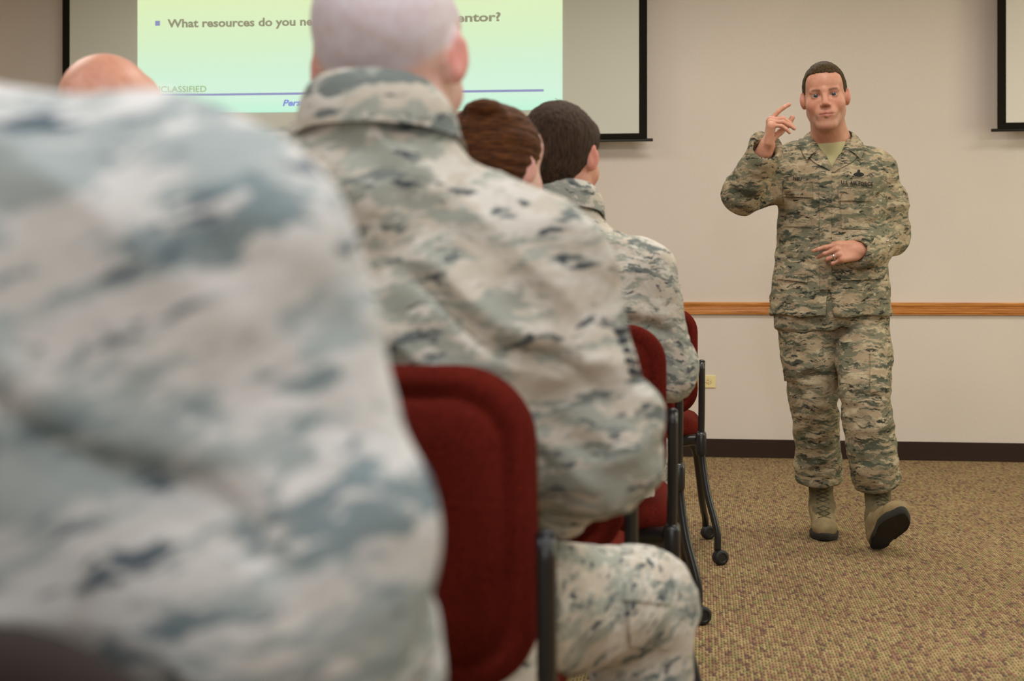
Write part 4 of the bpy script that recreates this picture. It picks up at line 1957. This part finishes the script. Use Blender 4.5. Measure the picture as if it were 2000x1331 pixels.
def cast_text(body, a, b, hpx, name, label=None, bold=.03):
    V, Fq = text_mesh(body, 1.0, bold, 0, .002)
    x0, x1 = V[:, 0].min(), V[:, 0].max()
    o = Vector((0, 0, CAM_Z))
    out = []
    d_last = 5.2
    for v in V:
        t = (v[0] - x0) / (x1 - x0)
        px = a[0] + (b[0] - a[0]) * t
        py = a[1] + (b[1] - a[1]) * t - v[1] / .73 * hpx
        p = pt(px, py, 1.0)
        d = (Vector(p) - o).normalized()
        h = jt.ray_cast(o + d * 4.0, d)
        if h[0] is not None:
            d_last = float((np.array(h[0]) - [0, 0, CAM_Z]) @ FWD)
        out.append(pt(px, py, d_last - .006 - (0.0015 if v[2] > 0 else 0)))
    ob = mesh_obj(name, out, Fq, M_blackthread, jacket, smooth=False)
    if label:
        ob['label'] = label
    return ob


cast_text('U.S. AIR FORCE', (1643, 360), (1705, 363.5), 7.6, 'service_tape')
cast_text('NEU', (1549.5, 351.5), (1565.5, 353.5), 7.2, 'name_tape')
# oval badge with a small dome above
mbB = MB()
o_ = Vector((0, 0, CAM_Z))


def on_jacket(px, py, off=.006):
    p = pt(px, py, 1.0)
    d = (Vector(p) - o_).normalized()
    h = jt.ray_cast(o_ + d * 4.0, d)
    return np.array(h[0] - d * off) if h[0] is not None else pt(px, py, 5.22)


def disc(cx, cy, rx, ry, off):
    n = 24
    P = [on_jacket(cx, cy, off)] + [on_jacket(cx + rx * math.cos(2 * math.pi * k / n), cy + ry * math.sin(2 * math.pi * k / n), off) for k in range(n)]
    Pb = [p + FWD * .004 for p in P]
    Fq = [[0, 1 + k, 1 + (k + 1) % n] for k in range(n)] + [[n + 1, n + 2 + (k + 1) % n, n + 2 + k] for k in range(n)]
    Fq += [[1 + k, n + 2 + k, n + 2 + (k + 1) % n, 1 + (k + 1) % n] for k in range(n)]
    mbB.add(P + Pb, Fq)


disc(1677.5, 341.2, 10.2, 4.6, .006)
disc(1677.5, 335.0, 2.6, 3.6, .0065)
disc(1671.0, 340.8, 2.6, 3.0, .0075)
disc(1684.0, 341.4, 2.6, 3.0, .0075)
mbB.build('occupational_badge', M_blackthread, jacket)
mbB = MB()
pr_ = [on_jacket(1677.5 + 11 * math.cos(t), 341.2 + 5.2 * math.sin(t), .007) for t in np.linspace(.1, math.pi - .1, 16)]
mbB.tube(pr_, .0009, 6)
mbB.build('badge_edge', simple('pale_thread', rgb(170, 165, 140), .9), jacket)

# trousers ------------------------------------------------------------
F = Field(.0045)
F.loft([.80, .86, .93, .98], [0, 0, 0, 0], [0] * 4, [.205, .205, .195, .18], [.12, .125, .125, .115], .02, TM, p=2.3, endr=.01)
RT = [(1580, 642, 5.40, .112), (1583, 700, 5.40, .104), (1588, 775, 5.42, .088), (1596, 850, 5.49, .082), (1598, 905, 5.54, .085), (1599, 928, 5.55, .084)]
LT = [(1682, 642, 5.37, .107), (1687, 700, 5.30, .100), (1689, 760, 5.23, .091), (1696, 830, 5.22, .086), (1706, 905, 5.235, .086), (1713, 934, 5.25, .082)]
for T_ in (RT, LT):
    P = [pt(a, b, c) for a, b, c, _ in T_]
    for i in range(len(P) - 1):
        F.cone(P[i], P[i + 1], T_[i][3], T_[i + 1][3], .009)
    dd = (P[-1] - P[-2])
    dd = dd / np.linalg.norm(dd)
    cut_end(F, P[-1] + dd * .022, dd, .12)
    F.cone(P[-1] - dd * .02, P[-1] + dd * .06, .058, .070, .008, op='sub')


V, Q = F.build(1)
P1 = [pt(a, b, c) for a, b, c, _ in RT]
P2 = [pt(a, b, c) for a, b, c, _ in LT]
bones = [(P1[0], P1[2], .0045, 20, .1, .5), (P1[2], P1[4], .0065, 24, .15, .3), (P1[3], P1[5], .0065, 34, .9, .4),
         (P2[0], P2[2], .0055, 22, .1, .5), (P2[2], P2[4], .0065, 24, .2, .4), (P2[3], P2[5], .0065, 34, .9, .4)]


def drape_t(P):
    q = TM.loc(P)
    return -.008 * np.exp(-((q[:, 2] - .80) / .012) ** 2) * np.exp(-((q[:, 0] - .03) / .03) ** 2) + \
        .004 * (1 - 2 * np.abs(vnoise(np.stack([q[:, 0] * 9 + q[:, 2] * 9, q[:, 1] * 8, q[:, 2] * 18 - q[:, 0] * 8], 1), 8)))


V = folds(V, Q, bones, .0042, 21, drape_t)
trs = mesh_obj('trousers', V, Q, M_man_leg, man)
tt = bvh_of(V, Q)
cast_patch(tt, quad((1700, 690), (1737, 700), (1734, 760), (1700, 768)), 10, 14, .006, .008, 'cargo_pocket', M_man_leg, trs)
cast_patch(tt, quad((1524, 676), (1548, 676), (1556, 745), (1532, 745)), 8, 14, .006, .008, 'cargo_pocket', M_man_leg, trs)

# boots ------------------------------------------------------------
toe_d = -FWD
bR = Frame(cl(1606, 5.56, 0.0), RGT, -FWD - RGT * .16, UP)
make_boot(man, bR, shaft_to=pt(1602, 930, 5.565))
pit = R_(35)
fy = (-FWD * math.cos(R_(9)) + RGT * math.sin(R_(9))) * math.cos(pit) + UP * math.sin(pit)
fz = UP * math.cos(pit) - (-FWD * math.cos(R_(9)) + RGT * math.sin(R_(9))) * math.sin(pit)
fx = np.cross(fy, fz)
heel = cl(1712, 5.19, 0.004)
rl = R_(9)
fx2 = fx * math.cos(rl) + fz * math.sin(rl)
bLf = Frame(heel + fy * .06 + fz * .0, fx2, fy, fz)
make_boot(man, bLf, shaft_to=pt(1713, 948, 5.27))

# ring, sleeve pens, rank
mid = (fL[2][0] * .62 + fL[2][1] * .38)
dr = fL[2][1] - fL[2][0]
dr /= np.linalg.norm(dr)
mb = MB()
u_ = np.cross(dr, UP)
u_ /= np.linalg.norm(u_)
v_ = np.cross(dr, u_)
mb.tube([mid + (u_ * math.cos(t) + v_ * math.sin(t)) * .0112 for t in np.linspace(0, 2 * math.pi, 29)], .0030, 8, rx=.0013, ref=dr, cap=False)
mb.build('wedding_ring', M_silver, man, smooth=True)
for (a_, b_, nm) in (((1732.5, 471), (1748, 460.5), 'upper'), ((1737, 481.5), (1757, 469.5), 'lower')):
    A, B = on_jacket(*a_, off=.006), on_jacket(*b_, off=.006)
    if np.linalg.norm(A - B) > .09:
        B = A + (B - A) / np.linalg.norm(B - A) * .05
    pe = empty('pen', A, 'silver pen clipped on the standing man\'s sleeve pocket, the %s of two' % nm, 'pen', 'pens in the sleeve pocket')
    mb = MB()
    mb.tube([A, A * .5 + B * .5, B], [.0026, .0030, .0026], 10)
    mb.build('pen_barrel', M_silver, pe, smooth=True)
    mb = MB()
    A2, B2 = A - FWD * .004, (A + B) / 2 - FWD * .0045
    mb.tube([A - FWD * .001, A2, B2], .0011, 6)
    mb.build('pen_clip', M_silver, pe, smooth=True)


# ================================================================== SEATED AUDIENCE
def add_hair_strip(*a):
    pass


def seated(name_label, group, X, d, mats, J=None, head=None, hs=1.0, res=.006, skin=SKIN, turn=0.0, paint=None, hem=.47,
           tw=.195, td=.125, lean=0.05, knees=None, seed=0, fold_amp=.004, detail_face=False, neck_r=(.056, .062), collar=True, root_z=0, bones_amp=.007,
           collar_pos=None, ab=0.0, kr=.084, cs=1.0, arms=('R', 'L'), cR=None):
    """X, d: torso centre to the right of / in front of the lens. All joints are (X, d, z)."""
    M_j, M_t = mats
    D = dict(neck=(X + .0, d + .02, 1.13), shR=(X + .17, d + .02, 1.03), shL=(X - .17, d + .02, 1.03),
             elR=(X + .24, d + .06, .78), elL=(X - .24, d + .06, .78), wrR=(X + .13, d + .32, .66), wrL=(X - .13, d + .32, .66),
             hipR=(X + .09, d + .06, .585), hipL=(X - .09, d + .06, .585), knR=(X + .14, d + .50, .53), knL=(X - .14, d + .50, .53),
             anR=(X + .14, d + .50, .12), anL=(X - .14, d + .50, .12), head=(X, d + .01, 1.25), pel=(X, d + .03, .59))
    if J:
        D.update(J)
    W = {k: cam2w(*v) for k, v in D.items()}
    ry = R_(turn) + 0.0
    ybody = np.array([0.0, 1.0, 0.0])
    xbody = np.array([1.0, 0.0, 0.0])
    fr_t = Frame(cam2w(D['pel'][0], D['pel'][1], 0.0), xbody, ybody, UP)
    # lean of the torso: shift centre with height
    tn = fr_t.loc(W['neck'])
    HF = Frame(W['head'], (math.cos(ry), -math.sin(ry), 0), (math.sin(ry), math.cos(ry), -.10), UP)
    # ---- body
    F = Field(res)
    add_head(F, HF, hs, 1.0, detail_face, neck_to=W['neck'] - UP * .02, neck_r=neck_r)
    ms = (W['shR'] + W['shL']) / 2
    F.cone(W['pel'] + UP * .05, ms - UP * .12, .095, .090, .05)
    for s_ in 'RL':
        F.cone(ms - UP * .12, ms * .5 + W['sh' + s_] * .5 - UP * .09, .085, .070, .04)
    for s_ in 'RL':
        F.cone(W['neck'] - UP * .04, W['sh' + s_] - UP * .01, .042, .040, .03)
        F.cone(W['sh' + s_], W['el' + s_], .046, .040, .03)
        F.cone(W['el' + s_], W['wr' + s_], .040, .028, .02)
        F.cone(W['hip' + s_], W['kn' + s_], .075, .052, .03)
        F.cone(W['kn' + s_], W['an' + s_], .052, .032, .03)
    for s_, sg in (('R', 1), ('L', -1)):
        dd = W['wr' + s_] - W['el' + s_]
        dd = dd * np.array([1, 1, .4])
        hf = Frame(W['wr' + s_], (-sg, 0, .1), dd, UP)
        add_hand(F, hf, [(24, 30, 15), (28, 34, 18), (32, 36, 18), (36, 38, 20)], k=.005, s=.98)
    V, Q = F.build(0)
    root = cam2w(D['pel'][0], D['pel'][1], 0.0)
    body = mesh_obj('person', V, Q, M_skin, origin=tuple(root))
    set_props(body, name_label, 'person', group)
    add_color(body, paint_skin(V, HF, hs, base=skin, lips=0, **(paint or {})))
    # ---- jacket
    F = Field(res)
    z0, zn = hem, 1.06
    zs = np.array([z0, .58, .70, .82, .92, 1.0, 1.06])
    prof = np.array([1.02, 1.0, .97, 1.0, 1.03, .98, .72])
    pd = np.array([1.05, 1.02, 1.0, 1.05, 1.08, .95, .70])
    msl = fr_t.loc(ms)
    tt_ = (zs - z0) / (zn - z0)
    cx = msl[0] * tt_
    cy = msl[1] * tt_
    F.loft(zs, cx, cy, tw * prof, td * pd, .02, fr_t, p=2.3, endr=.012)
    for s_ in 'RL':
        F.cone(W['neck'] - UP * .055, W['sh' + s_], .066, .062, .06)
        F.cone(W['sh' + s_], W['el' + s_], .066 + ab, .062 + ab, .04)
        F.cone(W['el' + s_], W['wr' + s_], .064 + ab, .048, .03)
        dd = W['wr' + s_] - W['el' + s_]
        dd /= np.linalg.norm(dd)
        cut_end(F, W['wr' + s_] - dd * .015, dd, .12)
        F.cone(W['wr' + s_] - dd * .06, W['wr' + s_] + dd * .04, .032, .040, .006, op='sub')
    F.cone(W['neck'] - UP * .06, W['neck'] + UP * .012, .088, .070 * cs, .04)
    F.cone(W['neck'] + UP * .020, W['neck'] + UP * .12, .060, .080, .006, op='sub')
    V, Q = F.build(1)
    B = []
    for s_ in 'RL':
        B.append((W['sh' + s_], W['el' + s_], bones_amp, 30, .85, .4))
        B.append((W['el' + s_], W['wr' + s_], bones_amp, 32, .1, .4))

    def drape(P):
        q = fr_t.loc(P)
        x, z = q[:, 0], q[:, 2]
        n = vnoise(np.stack([x * 7 + z * 4 * np.sign(x), q[:, 1] * 5, z * 15 + np.abs(x) * 12], 1), seed + 3)
        o_ = fold_amp * 1.3 * (1 - 2 * np.abs(n))
        # armpit creases at the back of the sleeves
        for s_, sg in (('R', 1), ('L', -1)):
            sh = fr_t.loc(W['sh' + s_])
            u = sg * (x - sh[0])
            line = sh[2] - .045 - .64 * (u + .10) + .012 * np.sin(u * 40)
            o_ += (-.016 * np.exp(-((z - line) / .011) ** 2) + .007 * np.exp(-((z - line - .028) / .016) ** 2)) * smooth01(u, -.16, -.08) * smooth01(-u, -.09, -.02)
        return o_
    V = folds(V, Q, B, fold_amp, seed, drape)
    jk = mesh_obj('jacket', V, Q, M_j, body)
    jt_ = bvh_of(V, Q)
    if collar:
        NF = Frame(W['neck'], xbody, ybody, UP)
        k = hs
        up = .062
        fold_ = mirror_line([(x * cs, y * cs, z) for x, y, z in [(0, -.076, up + .012), (.048, -.060, up + .008), (.070, -.015, up - .004), (.072, .03, up - .03), (.055, .07, .0)]])
        out_ = mirror_line([(x * cs * .93, y * cs * .96, z) for x, y, z in [(0, -.098, .012), (.060, -.080, .010), (.092, -.028, .002), (.098, .030, -.016), (.080, .085, -.05)]])
        make_collar(jk, M_j, NF, fold_, out_, jt_, lift=.006, n=51, rows=7, th=.0035, bulge=.007)
    # ---- trousers
    F = Field(res)
    F.ell(fr_t.loc(W['pel']), (.185, .15, .11), .04, fr_t)
    for s_ in 'RL':
        F.cone(W['hip' + s_], W['kn' + s_], .100, kr, .03)
        F.cone(W['kn' + s_], W['an' + s_] + UP * .06, kr - .004, .070, .03)
        F.cone(W['kn' + s_] * .3 + W['an' + s_] * .7, W['an' + s_] + UP * .09, .078, .080, .03)
        cut_end(F, W['an' + s_] + UP * .07, -UP, .14)
    V, Q = F.build(1)
    B = []
    for s_ in 'RL':
        B.append((W['hip' + s_], W['kn' + s_], .006, 18, .8, .4))
        B.append((W['kn' + s_], W['an' + s_], .006, 22, .1, .4))
    V = folds(V, Q, B, .004, seed + 50)
    tr = mesh_obj('trousers', V, Q, M_t, body)
    for s_ in 'RL':
        a_ = W['an' + s_].copy()
        a_[2] = 0
        bf = Frame(a_ + ybody * .0, xbody, ybody, UP)
        make_boot_simple(body, bf, W['an' + s_] + UP * .13)
    return body, jk, tr, W, HF, jt_, V, Q


def make_boot_simple(parent, fr, top):
    F = Field(.006)
    F.loft([.018, .03, .05, .075, .10], [0] * 5, [.070, .070, .060, .035, .012], [.046, .047, .044, .040, .036], [.140, .140, .125, .095, .060], .012, fr, endr=.008)
    F.cone((0, -.005, .10), (0, .085, .062), .042, .036, .03, fr)
    F.cone(fr.w((0, -.008, .085)), top, .043, .048, .03)
    V, Q = F.build(1)
    o = mesh_obj('boot', V, Q, M_boot, parent)
    mb = MB()
    mb.box((-.050, -.07, .001), (.050, .215, .026), .012, 3)
    mb.build('sole', M_sole, o, xf=lambda v: fr.w(v))
    return o


SK_PALE = np.array(rgb(222, 180, 166)[:3])
SK_RED = np.array(rgb(214, 154, 132)[:3])
SG = None
# shaved-head man in front of the nearest person
p2 = seated('seated man with a shaved head seen from behind, large and blurred, in camouflage jacket', SG, -.16, 1.70, (M_p2, M_p2_leg),
            J=dict(neck=(-.158, 1.665, 1.145), shR=(.034, 1.69, 1.003), shL=(-.345, 1.69, 1.085), elR=(.104, 1.72, .785), elL=(-.45, 1.72, .82),
                   wrR=(.03, 2.0, .655), head=(-.146, 1.695, 1.243), pel=(-.17, 1.76, .59),
                   hipR=(-.07, 1.78, .56), knR=(.194, 2.14, .497), anR=(.19, 2.10, .12)), kr=.078, neck_r=(.050, .052), cs=1.06, ab=.008, fold_amp=.0055,
            hs=1.105, res=.006, turn=7, skin=SK_PALE, paint=dict(scalp=rgb(214, 212, 222)[:3], ear_red=.55), tw=.200, td=.125, seed=7)
# auburn-haired woman
p3 = seated('seated woman with pinned-up auburn hair seen from behind, beside the shaved man\'s ear', SG, -.06, 2.56, (M_p3, M_p3),
            J=dict(neck=(-.04, 2.54, 1.07), head=(-.028, 2.57, 1.18), knR=(.08, 2.97, .53), knL=(-.20, 2.97, .53), anR=(.08, 2.95, .12), anL=(-.20, 2.95, .12), shR=(.10, 2.56, .97), shL=(-.20, 2.56, .97), elR=(.13, 2.62, .73), elL=(-.25, 2.60, .73)),
            hs=.95, res=.007, turn=27, skin=SK_PALE, tw=.165, td=.115, seed=11)
# dark-haired man
p4 = seated('seated man with cropped dark hair seen from behind, right ear visible, farthest of the audience', SG, .12, 3.24, (M_p4, M_p4),
            J=dict(neck=(.118, 3.22, 1.135), head=(.112, 3.235, 1.258), shR=(.296, 3.24, .995), shL=(-.06, 3.24, 1.02), elR=(.350, 3.28, .775),
                   wrR=(.26, 3.56, .68), knR=(.335, 3.66, .515), anR=(.30, 3.66, .12)),
            hs=1.03, res=.006, turn=19, skin=SK_RED, tw=.20, td=.125, seed=15, paint=dict(ear_red=.4))
make_hair(p4[4], 1.03, p4[0], M_hair_dark, top=.007, side=.0055, front=.075, nape=-.072)
# bald man at the left
p5 = seated('bald man at the left whose ruddy crown shows above the nearest shoulder', SG, -.715, 2.52, (M_p5, M_p5),
            J=dict(neck=(-.715, 2.50, 1.14), head=(-.712, 2.53, 1.258)), hs=1.02, res=.008, turn=10, skin=np.array(rgb(224, 164, 140)[:3]), seed=19)
# nearest person
p1 = seated('nearest seated person, a huge blurred camouflage back filling the left of the picture', SG, -.385, .80, (M_p1, M_p1),
            J=dict(neck=(-.44, .80, 1.115), head=(-.50, .83, 1.24), shR=(-.175, .80, .985), shL=(-.60, .80, 1.00), elR=(-.132, .80, .82), elL=(-.66, .84, .78),
                   wrR=(-.104, 1.10, .62), pel=(-.385, .86, .59)),
            hs=1.04, res=.006, turn=5, skin=SK_PALE, tw=.215, td=.115, seed=23, fold_amp=.005, hem=.70, ab=.012)

# woman's hair: swept back over the skull into a low bun, a few bobby pins


def w_hair():
    fr, s, body = p3[4], .95, p3[0]
    F = Field(.004)

    def v(*a):
        return np.array(a, float) * s
    F.ell(v(0, -.016, .036), v(.086, .108, .092), .02, fr)
    F.ell(v(0, -.040, -.010), v(.076, .084, .078), .03, fr)
    F.ell(v(-.068, -.098, .040), v(.046, .034, .036), .008, fr)
    F.ell(v(-.012, -.126, .026), v(.034, .026, .024), .005, fr)
    F.ell(v(-.088, -.070, .020), v(.034, .030, .032), .005, fr)
    F.ell(v(.020, -.075, .100), v(.040, .040, .022), .010, fr)
    F.ell(v(-.018, -.124, .000), v(.030, .022, .018), .005, fr)

    def fn(P):
        q = fr.loc(P) / s
        z0 = np.interp(q[:, 1], [-.16, -.07, -.03, 0, .03, .05, .08, .11], [-.09, -.085, -.05, -.006, .02, .05, .07, .078])
        return (z0 - q[:, 2]) * .6
    F.custom(fn, fr.o, .22, .004, 'int')
    V, Q = F.build(0)
    Nn = vnormals(V, Q)
    q = fr.loc(V)
    ang = np.arctan2(q[:, 0] + .02, q[:, 2] - .0)
    rad = np.linalg.norm(q[:, [0, 2]], axis=1)
    V = V + Nn * (vnoise(np.stack([ang * 16, q[:, 1] * 14, rad * 12], 1), 5) * .0035)[:, None]
    mesh_obj('hair', V, Q, M_hair_auburn, body)
    mb = MB()
    for (x, y, z) in ((-.02, -.155, .028), (.005, -.148, .010), (-.055, -.145, .045)):
        a = fr.w(v(x, y, z))
        mb = MB()
        mb.tube([a - RGT * .018 + UP * .006, a, a + RGT * .018 - UP * .010], .0012, 6)
        mb.build('hair_pin', M_black, body, smooth=True)


w_hair()

# chevrons on the near man's sleeve
j2 = p2[5]


def cast_band(tree, pts, wd, mat, parent, name, off=.003, d0=.8):
    o = Vector((0, 0, CAM_Z))
    P = []
    for px, py in pts:
        p = pt(px, py, 1.0)
        d = (Vector(p) - o).normalized()
        h = tree.ray_cast(o + d * d0, d)
        if h[0] is not None:
            P.append(np.array(h[0]) - np.array(d) * off)
    if len(P) > 1:
        mb = MB()
        mb.tube(P, wd, 8, rx=wd * .4)
        return mb.build(name, mat, parent, smooth=True)


for a, b, c in (((1203, 648), (1216, 647), (1227, 644)), ((1211, 666), (1220, 666), (1226, 663)), ((1219, 684), (1224, 685), (1229, 683)),
                ((1223, 703), (1243, 711), (1259, 706)), ((1230, 722), (1250, 730), (1266, 724))):
    cast_band(j2, [a, b, c], .0042, simple('dark_chevron_thread', rgb(56, 60, 66), .9), p2[1], 'chevron')

# cargo pocket on the near man's thigh
t2 = bvh_of(p2[6], p2[7])


def cast_patch2(tree, fn, nu, nv, off, th, name, mat, parent, d0):
    G = np.zeros((nv, nu, 3))
    o = Vector((0, 0, CAM_Z))
    for j_ in range(nv):
        for i in range(nu):
            px, py = fn(i / (nu - 1), j_ / (nv - 1))
            d = (Vector(pt(px, py, 1.0)) - o).normalized()
            h = tree.ray_cast(o + d * d0, d)
            if h[0] is None:
                return None
            G[j_, i] = np.array(h[0] - d * off)
    return thick_grid(name, G, th, mat, parent, nrm=-FWD)


cast_patch2(t2, quad((1228, 1142), (1308, 1152), (1316, 1270), (1232, 1262)), 12, 16, .010, .008, 'cargo_pocket', M_p2_leg, p2[2], 1.2)
cast_patch2(t2, quad((1224, 1138), (1312, 1150), (1312, 1182), (1224, 1172)), 12, 6, .016, .006, 'pocket_flap', M_p2_leg, p2[2], 1.2)
